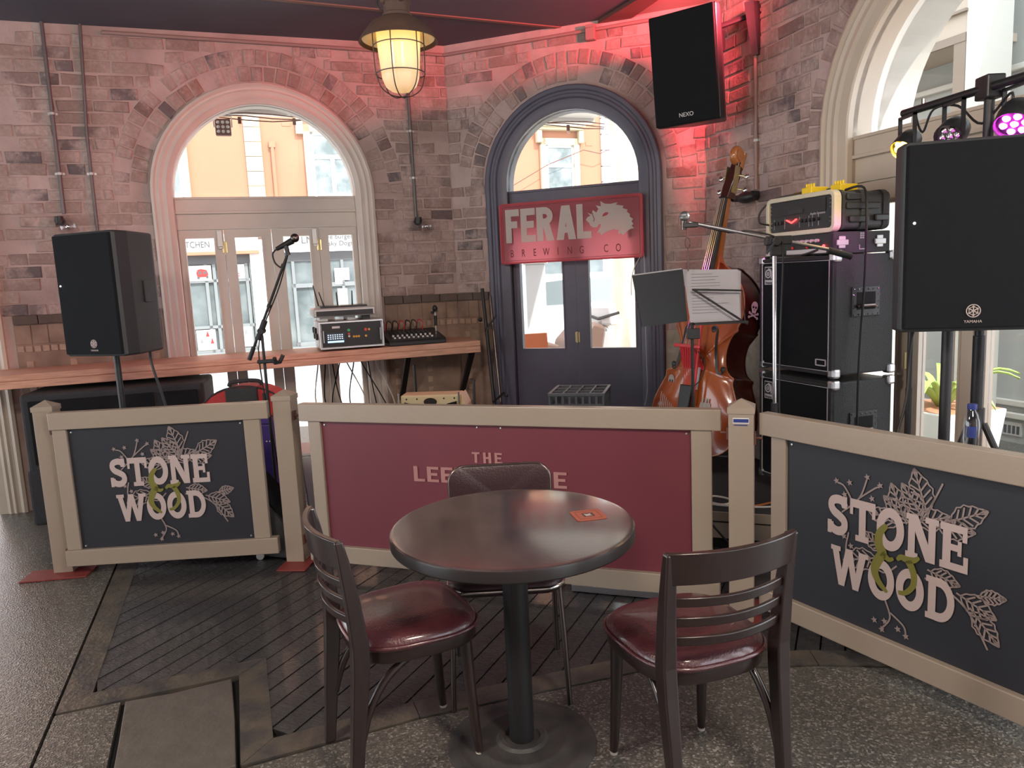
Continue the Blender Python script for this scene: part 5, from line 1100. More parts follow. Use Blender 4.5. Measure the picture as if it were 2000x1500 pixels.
# ------------------------------------------------------------------ double bass (local: x right, -y front, z up; origin at the endpin tip)
bs = thing('double_bass', 'varnished double bass with skull stickers leaning beside the amplifier stack', 'double bass', (1.085, 4.42, .295), 0)
bs.rotation_euler = (Matrix.Rotation(D(11), 3, 'Y') @ Matrix.Rotation(D(-6), 3, 'X') @ Matrix.Rotation(D(-53), 3, 'Z')).to_euler()
hw = [(.10, .0), (.11, .13), (.135, .22), (.19, .282), (.28, .312), (.38, .305), (.47, .272), (.54, .240), (.572, .243), (.584, .222), (.61, .192), (.66, .172), (.72, .166), (.78, .176), (.825, .198), (.845, .222), (.862, .218), (.90, .232), (.97, .240), (1.05, .225), (1.12, .185), (1.18, .125), (1.215, .075), (1.235, .045), (1.24, .0)]
rt_ = catmull([(w_, z) for z, w_ in hw], 3)
ol = [(x, z) for x, z in rt_]+[(-x, z) for x, z in rt_[-2:0:-1]]
cz = .62
def shrink(k): return [(x*k, cz+(z-cz)*(k if k > .5 else k)) for x, z in ol]
RB = .095
put('ribs', M().grid([[(x, -RB, z) for x, z in ol], [(x*1.0, 0, z) for x, z in ol], [(x, RB, z) for x, z in ol]], closed=True), 'bass_rib', bs, smooth=60)
def plate(sgn, nm, m): 
    rows = [[(x*1.015, sgn*(RB-.004), cz+(z-cz)*1.012) for x, z in ol], [(x*1.015, sgn*(RB+.006), cz+(z-cz)*1.012) for x, z in ol]]
    for k, h in ((.96, .008), (.86, .018), (.70, .032), (.5, .043), (.25, .050), (.02, .052)): rows.append([(x, sgn*(RB+h), z) for x, z in shrink(k)])
    return put(nm, M().grid(rows, closed=True), m, bs, smooth=60)
# sunburst varnish on the top: amber centre, dark edge (paint, in object space)
sbm = bpy.data.materials.new('bass_sunburst'); sbm.use_nodes = True; nt = sbm.node_tree; pb = nt.nodes['Principled BSDF']; L_ = nt.links.new
tc = nd(nt, 'ShaderNodeTexCoord'); mp = nd(nt, 'ShaderNodeMapping'); mp.inputs['Location'].default_value = (0, 0, -.62*1.55); mp.inputs['Scale'].default_value = (2.6, .01, 1.55); L_(tc.outputs['Object'], mp.inputs[0])
gr = nd(nt, 'ShaderNodeVectorMath', operation='LENGTH'); L_(mp.outputs[0], gr.inputs[0]); cr_ = nd(nt, 'ShaderNodeValToRGB'); L_(gr.outputs['Value'], cr_.inputs[0])
cr_.color_ramp.elements[0].color = (.46, .13, .028, 1); cr_.color_ramp.elements[1].color = (.16, .03, .012, 1); cr_.color_ramp.elements[1].position = .95; e_ = cr_.color_ramp.elements.new(.55); e_.color = (.38, .085, .022, 1)
L_(cr_.outputs[0], pb.inputs['Base Color']); pb.inputs['Roughness'].default_value = .18; pb.inputs['Coat Weight'].default_value = .5; MATS['bass_sunburst'] = sbm
plate(-1, 'top_plate', 'bass_sunburst'); plate(1, 'back_plate', 'bass_rib')
put('edge_purfling', M().tube([(x*1.017, -RB-.004, cz+(z-cz)*1.013) for x, z in ol], .0042, 6, closed=True), 'bass_neck', bs, smooth=60)
for s in (-1, 1):   # f-holes
    c = catmull([(s*.085, .83), (s*.078, .85), (s*.095, .862), (s*.115, .84), (s*.118, .78), (s*.128, .71), (s*.14, .65), (s*.152, .60), (s*.175, .59), (s*.19, .61), (s*.18, .63)], 4)
    n = len(c); yy = lambda x, z: -(RB+.052*max(0, 1-(x/.25)**2)*max(0, 1-((z-cz)/.75)**2)+.004)
    wdt = [.007+.012*sin(pi*i/(n-1))**2 for i in range(n)]
    rows = []
    for i in range(n):
        a = Vector(c[max(0, i-1)]); b = Vector(c[min(n-1, i+1)]); t = (b-a).normalized(); nn = Vector((-t.y, t.x))*wdt[i]/2; p = Vector(c[i])
        rows.append([(p.x+nn.x, yy(p.x, p.y)-.002, p.y+nn.y), (p.x-nn.x, yy(p.x, p.y)-.002, p.y-nn.y)])
    f_ = put('f_hole', M().grid(rows), 'ebony', bs)
    for (x, z) in ((s*.09, .842), (s*.182, .618)): put('f_hole_eye', M().ball((x, yy(x, z), z), .017, 10, 1, .25, 1), 'ebony', f_)
# neck, fingerboard, pegbox and scroll
put('neck', M().grid([[(x, y, z) for x, y in ((-w_, -RB-.02), (w_, -RB-.02), (w_*.8, -RB-.02+d), (-w_*.8, -RB-.02+d))] for z, w_, d in ((1.16, .036, .12), (1.22, .033, .10), (1.28, .027, .05), (1.45, .024, .045), (1.64, .022, .045))], closed=True), 'bass_neck', bs, bevel=.006)
put('fingerboard', M().grid([[(-w_, -RB-.022-r_, z), (-w_*.5, -RB-.034-r_, z), (w_*.5, -RB-.034-r_, z), (w_, -RB-.022-r_, z), (w_, -RB-.018-r_, z), (-w_, -RB-.018-r_, z)] for z, w_, r_ in ((.93, .044, .075), (1.2, .037, .04), (1.62, .024, .0))], closed=True), 'ebony', bs)
put('nut', M().box(-.023, .023, -RB-.042, -RB-.018, 1.618, 1.628), 'ebony', bs)
put('pegbox', M().grid([[(-w_, y0, z), (w_, y0, z), (w_, y1, z), (-w_, y1, z)] for z, w_, y0, y1 in ((1.625, .026, -RB-.03, -RB+.045), (1.70, .030, -RB-.015, -RB+.05), (1.78, .030, -RB+.012, -RB+.068), (1.85, .026, -RB+.03, -RB+.085))], closed=True), 'bass_rib', bs, bevel=.006)
for s in (-1, 1): put('machine_plate', M().box(s*.0305-.002, s*.0305+.002, -RB+.0, -RB+.045, 1.66, 1.82), 'brass', bs)
sp_ = []
for i in range(30):
    t = i/29*2*pi*1.6; r_ = .050*(1-i/29*.72); sp_.append((0, -RB+.04+r_*sin(t+pi*.35), 1.895+r_*cos(t+pi*.35)))
put('scroll', M().tube(sp_, [.026-.010*i/29 for i in range(30)], 10), 'bass_neck', bs, smooth=60); put('scroll_cheek', M().cyl((-.026, -RB+.04, 1.893), (.026, -RB+.04, 1.893), .034, 20), 'bass_neck', bs, smooth=40)
put('scroll_neck', M().tube([(0, -RB+.06, 1.82), (0, -RB+.075, 1.86), (0, -RB+.085, 1.90)], [.034, .03, .024], 10), 'bass_neck', bs, smooth=60)
for s in (-1, 1):
    for z in (1.69, 1.77):
        p = put('tuning_peg', M().tube([(s*.03, -RB+.03, z), (s*.075, -RB+.035, z-.008)], .006, 8), 'brass', bs); put('peg_key', M().ball((s*.09, -RB+.036, z-.011), .02, 8, 1, .35, .8), 'chrome', p, smooth=60)
# strings, bridge, tailpiece, pickups
for k in range(4):
    u = (k-1.5)/1.5; up_ = [(u*.017, -RB-.040, 1.62), (u*.026, -RB-.155, .72)]; lo_ = [up_[1], (u*.02, -RB-.10, .50)]
    put('string', M().tube(up_, .0026, 5), 'string', bs); put('string_afterlength', M().tube(lo_, .0028, 5), 'red_plastic', bs)
put('bridge', M().prism([(-.075, .635), (-.05, .66), (-.045, .70), (-.035, .722), (.035, .722), (.045, .70), (.05, .66), (.075, .635), (.05, .635), (.03, .665), (-.03, .665), (-.05, .635)], -RB-.062-.095, -RB-.048), 'bass_neck', bs, bevel=.003) if False else put('bridge', M().hexa([(-.075, -RB-.066, .60), (.075, -RB-.066, .60), (.075, -RB-.040, .60), (-.075, -RB-.040, .60)], [(-.05, -RB-.16, .722), (.05, -RB-.16, .722), (.05, -RB-.148, .722), (-.05, -RB-.148, .722)]), 'red_plastic', bs)
put('pickup_rail', M().box(-.09, .10, -RB-.165, -RB-.14, .715, .735), 'red_plastic', bs, bevel=.004); put('pickup_post', M().tube([(.062, -RB-.10, .40), (.075, -RB-.15, .90)], .008, 8), 'red_plastic', bs)
put('tailpiece', M().prism([(-.03, .20), (.03, .20), (.045, .50), (-.045, .50)], -RB-.108, -RB-.085), 'ebony', bs, bevel=.005)
put('tail_wire', M().tube([(0, -RB-.09, .21), (0, -RB-.03, .095)], .005, 6), 'string', bs); put('endpin', M().cyl((0, 0, -.088), (0, 0, .12), .007, 8), 'chrome', bs)
put('pickup_cable', M().tube(catmull([(.08, -RB-.15, .70), (.13, -RB-.13, .64), (.11, -RB-.12, .55), (.07, -RB-.12, .50)], 6), .003, 5), 'cable', bs)
# stickers (flat prints): skull and crossbones, white motifs
def skull(x, y, z, k, rot=(0, 0, 0), flames=False, parent=bs):
    m = M().prism(arc(0, .012, .020, -.25*pi, 1.25*pi, 16, .022)+[(-.011, -.018), (.011, -.018)], -.0012, 0)
    for a in (.55, pi-.55):
        m.stroke([(-.03*cos(a), -.028-.03*sin(a)*.6), (.03*cos(a), -.028+.03*sin(a)*.6)], .007, -.0012, 0)
        for q in (-1, 1): m.prism(arc(q*.03*cos(a), -.028+q*.03*sin(a)*.6, .0065, 0, 2*pi, 8)[:-1], -.0012, 0)
    o = put('skull_sticker', m, 'skull_white', parent, (x, y, z), rot, scale=(k, 1, k))
    put('skull_eyes', M().prism(arc(-.008, .008, .0058, 0, 2*pi, 8)[:-1], -.0022, -.0012).prism(arc(.008, .008, .0058, 0, 2*pi, 8)[:-1], -.0022, -.0012).box(-.002, .002, -.0022, -.0012, -.006, .0), 'ebony', o)
    return o
skull(-.17, -RB-.036, .50, 1.5, (D(8), 0, D(-14))); skull(.262, -.03, .985, 1.3, (0, 0, D(82))); skull(.318, -.01, .36, 1.7, (0, 0, D(86)))
fl_ = M()
for k in range(7): fl_.stroke(catmull([(-.022+k*.0075, -.045), (-.026+k*.008, -.0), (-.02+k*.0065, .035+.02*(k % 2))], 4), .007, -.0012, 0)
fl_.prism(arc(-.013, -.05, .018, 0, 2*pi, 12, .026)[:-1], -.0012, 0).prism(arc(.013, -.05, .018, 0, 2*pi, 12, .026)[:-1], -.0012, 0)
put('white_sticker', fl_, 'skull_white', bs, (.115, -RB-.045, .37), (D(10), 0, D(10)), scale=(1.35, 1, 1.25))
wn = M()
for k in range(12): wn.stroke([(-.20+k*.014, .44-.011*k), (-.205+k*.0145, .33-.006*k)], .0035, 0, .001)
put('worn_scratches', wn, 'skull_white', bs, (0, -RB-.040, 0), (D(5), 0, 0))
pk = put('white_tape', M().box(.03, .06, -RB-.075, -RB-.072, .48, .66), 'paper', bs)
# ------------------------------------------------------------------ music stand with folder and sheets
ms = thing('music_stand', 'black folding music stand standing in front of the double bass', 'music stand', (.90, 3.66, 0), 0)
put('pole', M().tube([(0, 0, .1), (-.004, 0, .8), (-.006, 0, 1.24)], .008, 8), 'pole_black', ms, smooth=40); put('clamp', M().box(-.03, .03, -.02, .02, 1.16, 1.21), 'plastic_black', ms, bevel=.004)
for k in range(3):
    a = .5+k*2*pi/3; put('leg', M().tube([(.01*cos(a), .01*sin(a), .30), (.28*cos(a), .28*sin(a), .008)], .006, 6), 'pole_black', ms)
put('desk_frame', M().tube([(-.005, -.01, 1.40), (.238, -.012, 1.385), (.244, -.03, 1.238), (.0, -.03, 1.235)], .005, 6).tube([(.0, -.012, 1.40), (.13, -.02, 1.31), (.258, -.028, 1.222)], .005, 6), 'pole_black', ms)
put('desk_ledge', M().box(.0, .26, -.035, .03, 1.228, 1.238), 'pole_black', ms); put('sheet_holder', M().tube([(-.02, 0, 1.49), (-.022, 0, 1.60)], .003, 6).tube([(-.022+.012*cos(t), 0, 1.625+.025*sin(t)) for t in [k*.5 for k in range(13)]], .003, 6), 'chrome_dark', ms)
mf = thing('sheet_folder', 'black ring folder opened left across the music stand', 'folder', (.875, 3.675, 1.235), D(8))
put('cover', M().hexa([(-.245, -.045, .0), (.0, -.004, .012), (.0, .008, .012), (-.245, -.033, .0)], [(-.288, -.05, .245), (-.022, -.004, .265), (-.022, .008, .265), (-.288, -.038, .245)]), 'plastic_black', mf)
put('page_edge', M().hexa([(-.24, -.036, .004), (.0, .006, .016), (.0, .012, .016), (-.24, -.028, .004)], [(-.284, -.04, .251), (-.022, .006, .271), (-.022, .012, .271), (-.284, -.03, .251)]), 'paper', mf)
pp = thing('sheet_music', 'white lyric sheets resting on the right half of the music stand', 'paper', (.89, 3.68, 1.237), 0)
for k in range(3):
    dx = .004*k
    put('sheet', M().hexa([(.0+dx, -.006+.005*k, 0), (.245+dx, -.006+.005*k, .0), (.245+dx, -.003+.005*k, .0), (.0+dx, -.003+.005*k, 0)], [(-.03+dx*2.2, .014+.005*k, .262-.006*k), (.24+dx*2.2, .014+.005*k, .25-.004*k), (.24+dx*2.2, .017+.005*k, .25-.004*k), (-.03+dx*2.2, .017+.005*k, .262-.006*k)]), 'paper', pp)
tl_ = M(); random.seed(3)
for k in range(14):
    z = .235-k*.0145; ll = random.uniform(.08, .18); y = -.0075+.020*z/.26
    tl_.hexa([(.01, y-.0006, z), (.01+ll, y-.0006, z-.001), (.01+ll, y, z-.001), (.01, y, z)], [(.01, y-.0006, z+.0022), (.01+ll, y-.0006, z+.0012), (.01+ll, y, z+.0012), (.01, y, z+.0022)])
put('lyric_lines', tl_, 'paper_ink', pp)['kind'] = 'stuff'
# ------------------------------------------------------------------ microphone stands
bm_ = thing('boom_stand', 'tall chrome microphone boom stand in front of the bass cabinets', 'microphone stand', (1.206, 3.40, 0), 0)
put('base', M().lathe([(0, .02), (.03, .02), (.12, .012), (.125, 0)], 24), 'cast_iron', bm_, smooth=40); put('pole', M().tube([(0, 0, .01), (.002, 0, .82), (.002, 0, .821), (-.002, 0, 1.60)], [.011, .011, .009, .009], 12), 'chrome', bm_, smooth=40)
put('height_clutch', M().cyl((.002, 0, .79), (.002, 0, .87), .016, 12), 'plastic_black', bm_, smooth=40)
put('boom', M().tube([(-.385, 0, .098+1.608-.0), (.30, 0, 1.545)], .008, 10), 'alu', bm_, smooth=40); put('counterweight', M().tube([(.24, 0, 1.556), (.345, 0, 1.522)], .015, 10), 'plastic_black', bm_, smooth=40)
put('boom_clutch', M().box(-.045, .075, -.018, .018, 1.588, 1.628).cyl((0, -.03, 1.605), (0, .03, 1.605), .022, 12).box(-.02, .05, -.014, .014, 1.54, 1.60), 'plastic_black', bm_, bevel=.006); put('clutch_lever', M().tube([(-.01, -.03, 1.60), (-.05, -.035, 1.55)], .006, 6), 'chrome', bm_)
put('mic_cable', M().tube(catmull([(-.37, .0, 1.70), (-.2, .012, 1.655), (-.12, -.014, 1.655), (.0, -.022, 1.62), (.03, -.02, 1.55), (.022, -.014, 1.2), (.02, -.014, .8), (.05, 0, .02)], 6), .004, 6), 'cable', bm_)
mk = thing('microphone', 'silver vocal microphone at the tip of the right boom arm', 'microphone', (1.206-.405, 3.395, 1.712), 0)
put('grille_head', M().ball((.0, 0, .02), .024, 14, 1, 1, 1), 'alu', mk, smooth=60); put('band', M().lathe([(.0245, .015), (.026, .02), (.0245, .025)], 16), 'chrome', mk); put('handle', M().tube([(0, 0, 0), (-.004, .0, -.04)], [.016, .010], 10), 'chrome_dark', mk, smooth=40); put('clip', M().box(-.01, .06, -.014, .014, -.03, -.008), 'plastic_black', mk, bevel=.004)
ml_ = thing('vocal_stand', 'black angled microphone boom stand in front of the white door panes', 'microphone stand', (-1.455, 4.40, 0), 0)
put('base', M().lathe([(0, .02), (.03, .02), (.12, .012), (.125, 0)], 24), 'cast_iron', ml_, smooth=40); put('pole', M().tube([(0, 0, .01), (0, 0, .8), (0, 0, 1.23)], .009, 10), 'pole_black', ml_, smooth=40)
put('boom', M().tube([(-.075, 0, 1.115), (.195, 0, 1.70)], .008, 10), 'pole_black', ml_, smooth=40); put('boom_end', M().tube([(-.088, 0, 1.088), (-.055, 0, 1.16)], .013, 10), 'plastic_black', ml_, smooth=40)
put('boom_clutch', M().tube([(-.025, 0, 1.205), (.025, 0, 1.315)], .018, 10).cyl((0, -.03, 1.255), (0, .03, 1.255), .018, 12), 'plastic_black', ml_, smooth=40); put('mid_ring', M().tube([(.052, 0, 1.39), (.06, 0, 1.408)], .012, 10).tube([(.155, 0, 1.615), (.165, 0, 1.635)], .013, 10), 'plastic_black', ml_)
put('guitar_hanger', M().tube([(-.03, -.02, 1.075), (.06, -.05, 1.08), (.09, -.06, 1.075)], .012, 8).tube([(.09, -.09, 1.10), (.085, -.07, 1.07), (.10, -.03, 1.07), (.12, -.02, 1.11)], .012, 8), 'nylon_black', ml_, smooth=50)
put('mic_cable', M().tube(catmull([(.19, .0, 1.68), (.12, .012, 1.5), (.02, .014, 1.3), (-.03, .01, 1.15), (-.02, .0, .9), (.0, .01, .7), (.05, 0, .02)], 6), .004, 6), 'cable', ml_)
mk2 = thing('microphone', 'black vocal microphone on the angled stand before the white doors', 'microphone', (-1.25, 4.40, 1.745), 0)
put('grille_head', M().ball((.036, 0, .036), .026, 14), 'chrome_dark', mk2, smooth=60); put('handle', M().tube([(.022, 0, .022), (-.075, 0, -.022)], [.020, .012], 10), 'pole_black', mk2, smooth=40); put('clip', M().tube([(-.02, 0, 0), (-.01, 0, -.06)], .014, 8), 'plastic_black', mk2, smooth=40)
put('xlr_tail', M().tube(catmull([(-.075, 0, -.022), (-.10, 0, -.05), (-.09, 0, -.10), (-.06, 0, -.13)], 5), .005, 6), 'cable', mk2)
tp_ = tripod('telescopic_stand', 'thin black telescopic stand beside the cream door stile', 1.668, 3.10, 1.75, r=.011, spread=.24, a0=1.2, hub=.35)
# ------------------------------------------------------------------ lighting bar with par lamps
lb_ = tripod('lighting_stand', 'black lighting stand with a horizontal lamp bar at the right', 1.845, 2.925, 2.16, r=.018, spread=.40, a0=-.9, hub=.86)
put('lamp_bar', M().tube([(-.105, .42, -.04+2.16), (.13, -.70, -.04+2.16)], .0165, 12), 'pole_black', lb_, smooth=40)
for q in (.1, .36, .62, .86): put('bar_bolt', M().cyl((-.105+.235*q, .42-1.12*q, 2.13), (-.105+.235*q, .42-1.12*q, 2.155), .008, 8), 'chrome_dark', lb_)
put('bar_clamp', M().box(-.035, .035, -.04, .04, 2.08, 2.165), 'pole_black', lb_, bevel=.006)
put('lamp_lead', M().tube(catmull([(-.09, .35, 2.10), (-.085, .30, 2.02), (-.07, .25, 2.10), (-.03, .15, 2.09), (0, .04, 2.0), (.02, -.1, 2.08), (.01, -.06, 1.9), (.02, .05, 1.6), (.03, .03, 1.0)], 6), .005, 6), 'cable', lb_)
def par(label, loc, aim, lens, on=True, r=.055, L=.11):
    t = thing('par_lamp', label, 'stage light', loc, 0, 'par lamps on the lighting bar')
    d = (Vector(aim)-Vector(loc)).normalized(); q = d.to_track_quat('-Z', 'Y').to_matrix().to_4x4()
    put('can', M(q).lathe([(0, L*.62), (r*.55, L*.6), (r*.85, L*.42), (r, L*.1), (r*1.02, -L*.38), (r*1.0, -L*.4), (r*.94, -L*.36), (r*.90, -L*.25)], 20), 'plastic_black', t, smooth=50)
    put('lens', M(q).lathe([(0, -L*.27), (r*.9, -L*.25)], 20), 'plastic_grey' if on else 'chrome', t)
    for k in range(7):
        c = (0, 0) if k == 6 else (r*.55*cos(k*pi/3), r*.55*sin(k*pi/3))
        put('led', M(q).lathe([(0, -.012), (.008, -.009), (.014, 0)], 10, (c[0], c[1], -L*.27)), lens, t, smooth=60)
    put('yoke', M().box(-.008, .008, -r-.012, -r-.006, -.02, .12).box(-.008, .008, r+.006, r+.012, -.02, .12).box(-.008, .008, -r-.012, r+.012, .11, .12), 'plastic_black', t)
    return t
par('small par lamp glowing amber at the left end of the lighting bar', (1.735, 3.30, 1.985), (1.55, 3.2, 1.80), emit('amber_led', (1, .48, .04), 14), r=.05)
par('unlit par lamp angled left in the middle of the lighting bar', (1.785, 3.05, 1.985), (1.55, 2.9, 1.80), 'chrome', on=False)
par('par lamp glowing magenta at the right edge of the view', (1.868, 2.80, 1.985), (1.60, 2.6, 1.60), emit('magenta_led', (1, .05, .85), 16), r=.065)
lamp('magenta_beam', 'SPOT', (1.80, 2.86, 1.95), 26, (1, .08, .75), (1.52, 3.9, 1.25), spot_size=D(46), spot_blend=.6, shadow_soft_size=.04)
lamp('amber_beam', 'SPOT', (1.70, 3.27, 1.95), 3.5, (1, .62, .15), (1.66, 4.0, 1.85), spot_size=D(60), spot_blend=.8, shadow_soft_size=.04)
# red stage wash from a ceiling par outside the view
rp_ = par('red par lamp under the ceiling above the hung loudspeaker', (1.70, 4.60, 3.17), (.5, 5.6, 2.9), emit('red_led', (1, .03, .04), 12), r=.06, L=.12)
put('hanging_clamp', M().cyl((0, 0, .06), (0, 0, .175), .012, 8), 'plastic_black', rp_)
lamp('red_wash', 'SPOT', (1.60, 4.60, 3.14), 95, (1, .08, .11), (.35, 5.85, 2.75), spot_size=D(112), spot_blend=.8, shadow_soft_size=.05)
# unseen pendants added behind the viewer as fill for the near side
def fill_lamp(label, x, y, p):
    t = thing('fill_pendant', label, 'lamp', (x, y, 2.75), 0, 'added fill pendants out of view')
    put('shade', M().lathe([(.02, .14), (.06, .12), (.15, .02), (.16, 0), (.152, .0), (.05, .10), (.0, .11)], 28), 'lamp_rust', t, smooth=50); put('bulb', M().ball((0, 0, .03), .03, 12), emit('fill_bulb', (1, .82, .6), 8), t, smooth=60); put('flex', M().cyl((0, 0, .13), (0, 0, CEIL-2.75), .004, 6), 'cable', t)
    lamp('fill_glow', 'POINT', (x, y, 2.72), p, (1, .86, .72), shadow_soft_size=.22)
fill_lamp('added rusty fill pendant behind the viewer on the left', -1.7, .9, 56); fill_lamp('added rusty fill pendant behind the viewer on the right', 1.0, .3, 64)
# ------------------------------------------------------------------ odds and ends behind the barrier
def milk_crate(label, x, y, z, rz, m='milk_crate', w=.34, d=.34, h=.275):
    t = thing('milk_crate', label, 'crate', (x, y, z), rz, 'plastic crates behind the barrier')
    put('rim', M().stroke([(-w/2, 0), (w/2, 0)], .001, 0, 0) if False else M().box(-w/2-.012, w/2+.012, -d/2-.012, -d/2+.008, h-.02, h).box(-w/2-.012, w/2+.012, d/2-.008, d/2+.012, h-.02, h).box(-w/2-.012, -w/2+.008, -d/2, d/2, h-.02, h).box(w/2-.008, w/2+.012, -d/2, d/2, h-.02, h), m, t, bevel=.003)
    g = M()
    for i in range(5): q = -w/2+w*i/4; g.box(q-.006, q+.006, -d/2, d/2, h-.012, h-.002)
    for i in range(4): q = -d/2+d*i/3; g.box(-w/2, w/2, q-.006, q+.006, h-.012, h-.002)
    put('lattice', g, m, t)
    s_ = M()
    for i in range(9):
        q = -w/2+w*i/8
        for yy in (-d/2, d/2): s_.box(q-.007, q+.007, yy-.005, yy+.005, 0, h-.02)
        for xx in (-w/2, w/2): s_.box(xx-.005, xx+.005, q*d/w-.007, q*d/w+.007, 0, h-.02)
    for z_ in (.01, .10, .19):
        for yy in (-d/2, d/2): s_.box(-w/2, w/2, yy-.004, yy+.004, z_, z_+.014)
        for xx in (-w/2, w/2): s_.box(xx-.004, xx+.004, -d/2, d/2, z_, z_+.014)
    put('side_bars', s_, m, t); put('bottom', M().box(-w/2, w/2, -d/2, d/2, 0, .01), m, t)
    return t
milk_crate('grey plastic milk crate on top of its stack in front of the dark doors', .44, 4.80, .487, D(-14)); milk_crate('grey plastic milk crate at the bottom of its stack on the riser', .44, 4.80, .205, D(-14))
milk_crate('black plastic crate on the floor behind the left lettered panel', -1.78, 4.24, .002, D(10), 'plastic_black', .3, .26, .24)
ca = thing('combo_amplifier', 'cream guitar amplifier with oval badge behind the maroon panel', 'amplifier', (-.53, 4.95, 0), D(-6))
put('cabinet', M().hexa([(-.2, -.1, .02), (.2, -.1, .02), (.2, .12, .02), (-.2, .12, .02)], [(-.2, -.1, .76), (.2, -.1, .76), (.2, .06, .76), (-.2, .06, .76)]), 'cream_plastic', ca, bevel=.01)
put('side_cheek', M().prism([(.2, .02), (.235, .02), (.235, .68), (.2, .76)], -.08, .12), 'cream_plastic', ca, bevel=.004)
for s in (-1, 1): put('grille', M().prism([(s*.04, .655), (s*.11, .70), (s*.175, .715), (s*.175, .45), (s*.04, .45)], -.106, -.098), 'grille', ca)
put('badge', M().prism(arc(0, .715, .045, 0, 2*pi, 24, .027)[:-1], -.108, -.10), 'dark_steel', ca); put('badge_rim', M().stroke(arc(0, .715, .047, 0, 2*pi, 24, .029)[:-1], .006, -.108, -.10, True), 'cream_plastic', ca)
for x in (-.16, -.09, .09, .16): put('screw', M().ball((x, -.101, .735), .006, 6), 'dark_steel', ca)
for x in (-.21, .19): put('trim_rod', M().cyl((x, -.105, .45), (x, -.105, .775), .006, 6), 'alu', ca)
tbg = thing('tool_bag', 'red and black fabric tool bag with white lettering behind the left barrier panel', 'bag', (-1.70, 4.75, .702), D(2))
o_ = [(-.27, 0), (.27, 0), (.27, .10)]+arc(0, .02, .27, .25, pi-.25, 12, .175)+[(-.27, .10)]
put('body', M().prism(o_, -.10, .12), 'nylon_red', tbg, bevel=.02); put('front_flap', M().box(-.10, .10, -.12, -.10, .06, .19), 'nylon_black', tbg, bevel=.008); put('label_patch', M().box(-.085, .085, -.126, -.12, .035, .10), 'nylon_red', tbg)
text('bag_text', 'SIDCHROME', .034, 'white_plastic', tbg, (0, -.128, .055), sx=.85)
put('piping', M().tube([(x, -.10, z) for x, z in arc(0, .02, .272, .2, pi-.2, 14, .178)], .006, 6), 'nylon_black', tbg); put('handle', M().tube(catmull([(-.11, 0, .19), (-.09, 0, .215), (0, 0, .222), (.08, 0, .215), (.10, 0, .19)], 5), .013, 8), 'nylon_black', tbg, smooth=60)
put('strap', M().box(-.20, -.14, -.115, -.10, .0, .10).box(.13, .155, -.115, -.10, .0, .15), 'nylon_black', tbg)
pc = thing('purple_case', 'purple storage case under the red tool bag', 'case', (-1.74, 4.76, 0), D(2))
put('shell', M().box(-.21, .21, -.16, .16, .02, .66), 'purple', pc, bevel=.01); put('lid', M().box(-.215, .215, -.165, .165, .66, .70), 'purple', pc, bevel=.006); put('rivet', M().ball((.18, -.161, .55), .006, 6), 'alu', pc); put('rivet', M().ball((.20, -.161, .55), .006, 6), 'alu', pc)
for x in (-.16, .16): put('foot', M().box(x-.03, x+.03, -.12, .12, .0, .02), 'plastic_black', pc)
wd_ = thing('floor_monitor', 'dark grey wedge floor monitor behind the gap by the middle post', 'monitor', (-1.40, 4.14, 0), D(-20))
put('cabinet', M().prism([(-.22, .01), (.22, .01), (.22, .14), (-.10, .44), (-.22, .44)], -.11, .11), 'tolex_side', wd_, bevel=.008); put('grille', M().hexa([(.215, -.09, .155), (.215, .09, .155), (.222, .09, .16), (.222, -.09, .16)], [(-.09, -.09, .438), (-.09, .09, .438), (-.084, .09, .445), (-.084, -.09, .445)]), 'grille', wd_)
wt = thing('plastic_tub', 'white plastic storage tub beyond the gap by the middle post', 'tub', (-1.26, 5.0, 0), D(15))
put('tub', M().hexa([(-.17, -.13, .0), (.17, -.13, .0), (.17, .13, .0), (-.17, .13, .0)], [(-.2, -.16, .40), (.2, -.16, .40), (.2, .16, .40), (-.2, .16, .40)]), 'white_plastic', wt, bevel=.01); put('lid', M().box(-.21, .21, -.17, .17, .40, .425), 'white_plastic', wt, bevel=.006)
fs = thing('folded_stand', 'folded black metal stand leaning where the brick wall meets the dark door', 'stand', (-.10, 5.72, 0), D(10))
put('leg', M().tube([(-.02, -.04, .01), (-.05, .30, 1.42)], .014, 8), 'pole_black', fs, smooth=40); put('leg', M().tube([(.03, -.04, .01), (.01, .30, 1.36)], .012, 8), 'chrome_dark', fs, smooth=40); put('brace', M().tube([(-.06, -.02, .55), (.04, .0, .62)], .009, 6), 'pole_black', fs); put('brace', M().tube([(-.07, .1, 1.1), (.04, .24, 1.2)], .008, 6), 'pole_black', fs); put('knob', M().ball((-.09, .22, 1.18), .02, 8).ball((.05, -.02, .60), .018, 8), 'plastic_black', fs)
for k, (x, y, a) in enumerate(((-.72, 5.55, .2), (-.30, 5.60, -.15))):
    t = thing('folded_mic_stand', ['folded black stand leaning under the shelf behind the cream amplifier', 'second folded black stand leaning under the shelf nearer the dark door'][k], 'stand', (x, y, 0), a)
    put('shaft', M().tube([(0, -.05, .03), (0, .06, .88-.14*k)], .010, 8), 'pole_black', t, smooth=40)
    for q in range(3): put('leg', M().tube([(0, -.02, .30), (.05*(q-1), -.06-.02*q, .01)], .008, 6), 'pole_black', t)
rcs = thing('road_case', 'small black road case behind the right barrier panel under the water bottle', 'case', (1.60, 2.53, 0), D(-20))
put('body', M().box(-.12, .12, -.10, .10, .0, .755), 'tolex', rcs, bevel=.006); put('lid', M().box(-.122, .122, -.102, .102, .755, .775), 'tolex', rcs, bevel=.004); put('corner_strip', M().box(-.125, -.115, -.105, -.095, 0, .775).box(.115, .125, -.105, -.095, 0, .775), 'alu', rcs)
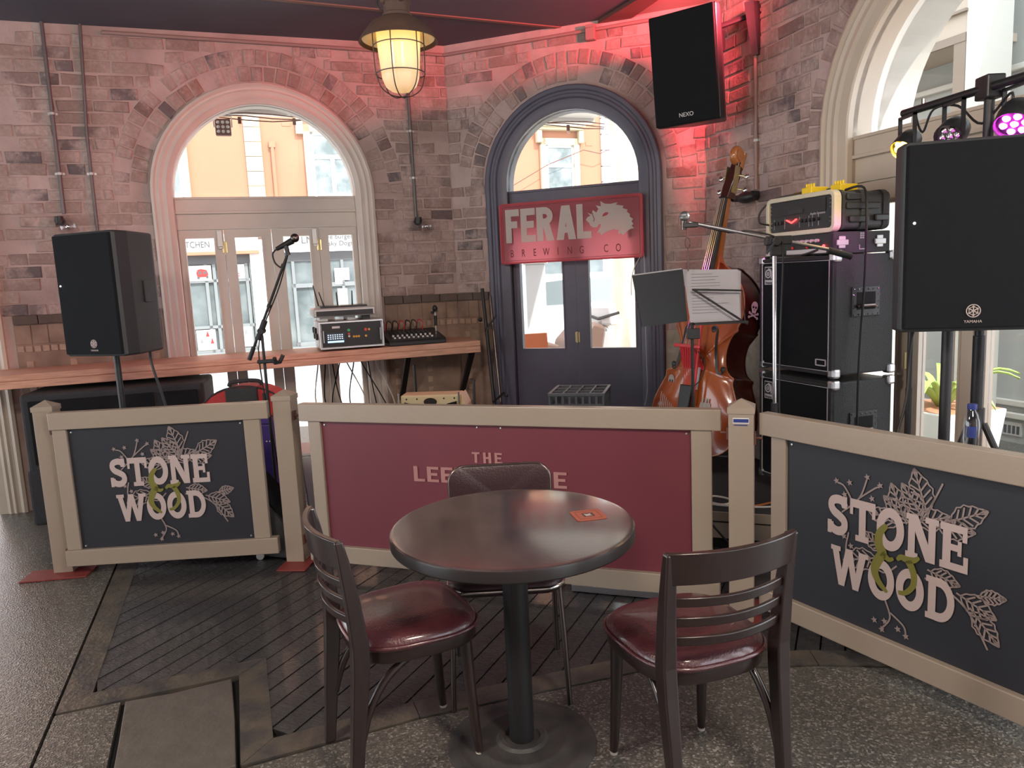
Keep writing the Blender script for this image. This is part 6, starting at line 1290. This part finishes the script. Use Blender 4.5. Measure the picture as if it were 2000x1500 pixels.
bt = thing('water_bottle', 'clear plastic water bottle with a blue cap and round blue label', 'bottle', (1.585, 2.535, .776), D(-25))
put('bottle_body', M().lathe([(0, .002), (.026, .002), (.031, .01), (.030, .03), (.031, .05), (.0295, .07), (.031, .09), (.0315, .14), (.030, .16), (.022, .185), (.0135, .197), (.0125, .205)], 24), 'bottle_glass', bt, smooth=60)
put('cap', M().lathe([(.0145, .200), (.0155, .203), (.0155, .218), (.0, .220)], 16), 'bottle_blue', bt, smooth=40); put('label', M().lathe([(.0320, .105), (.0322, .145)], 8, a0=-2.05, a1=-1.2), 'bottle_blue', bt, smooth=60)
for k, (pts, m, lab) in enumerate((([(1.0, 4.15), (1.12, 3.98), (1.2, 4.05), (1.12, 4.14), (1.05, 4.02), (1.2, 3.93), (1.38, 3.9), (1.5, 3.95)], 'cable_white', 'coiled pale cable on the riser by the stickered post'), ([(.75, 4.3), (.95, 4.08), (1.1, 3.98), (1.25, 3.92), (1.45, 4.0)], 'cable_orange', 'orange cable lying across the riser by the stickered post'))):
    tag(put('floor_cable', M().tube([(p[0], p[1], .2075) for p in catmull(pts, 6)], .006, 6), m, None), lab, 'cable')
rl = thing('rolled_cloth', 'small white striped cloth roll on the floor under the left barrier panel', 'cloth', (-1.46, 4.06, 0), D(100))
put('roll', M().tube([(-.05, 0, .022), (.05, 0, .022)], .022, 12), 'white_plastic', rl, smooth=40)
for x in (-.03, 0, .03): put('stripe', M().lathe([(.0222, -.004), (.0226, 0), (.0222, .004)], 12), 'dark_steel', rl, loc=(x, 0, .022), rot=(0, pi/2, 0))
fpd = thing('floor_pedal', 'flat grey pedalboard on the floor beneath the maroon panel', 'pedalboard', (.50, 3.40, 0), D(-19))
put('deck', M().hexa([(-.24, -.08, .004), (.24, -.08, .004), (.24, .12, .004), (-.24, .12, .004)], [(-.24, -.08, .03), (.24, -.08, .03), (.24, .12, .06), (-.24, .12, .06)]), 'tolex_side', fpd, bevel=.004); put('front_edge', M().box(-.245, .245, -.088, -.078, .004, .034), 'alu', fpd)
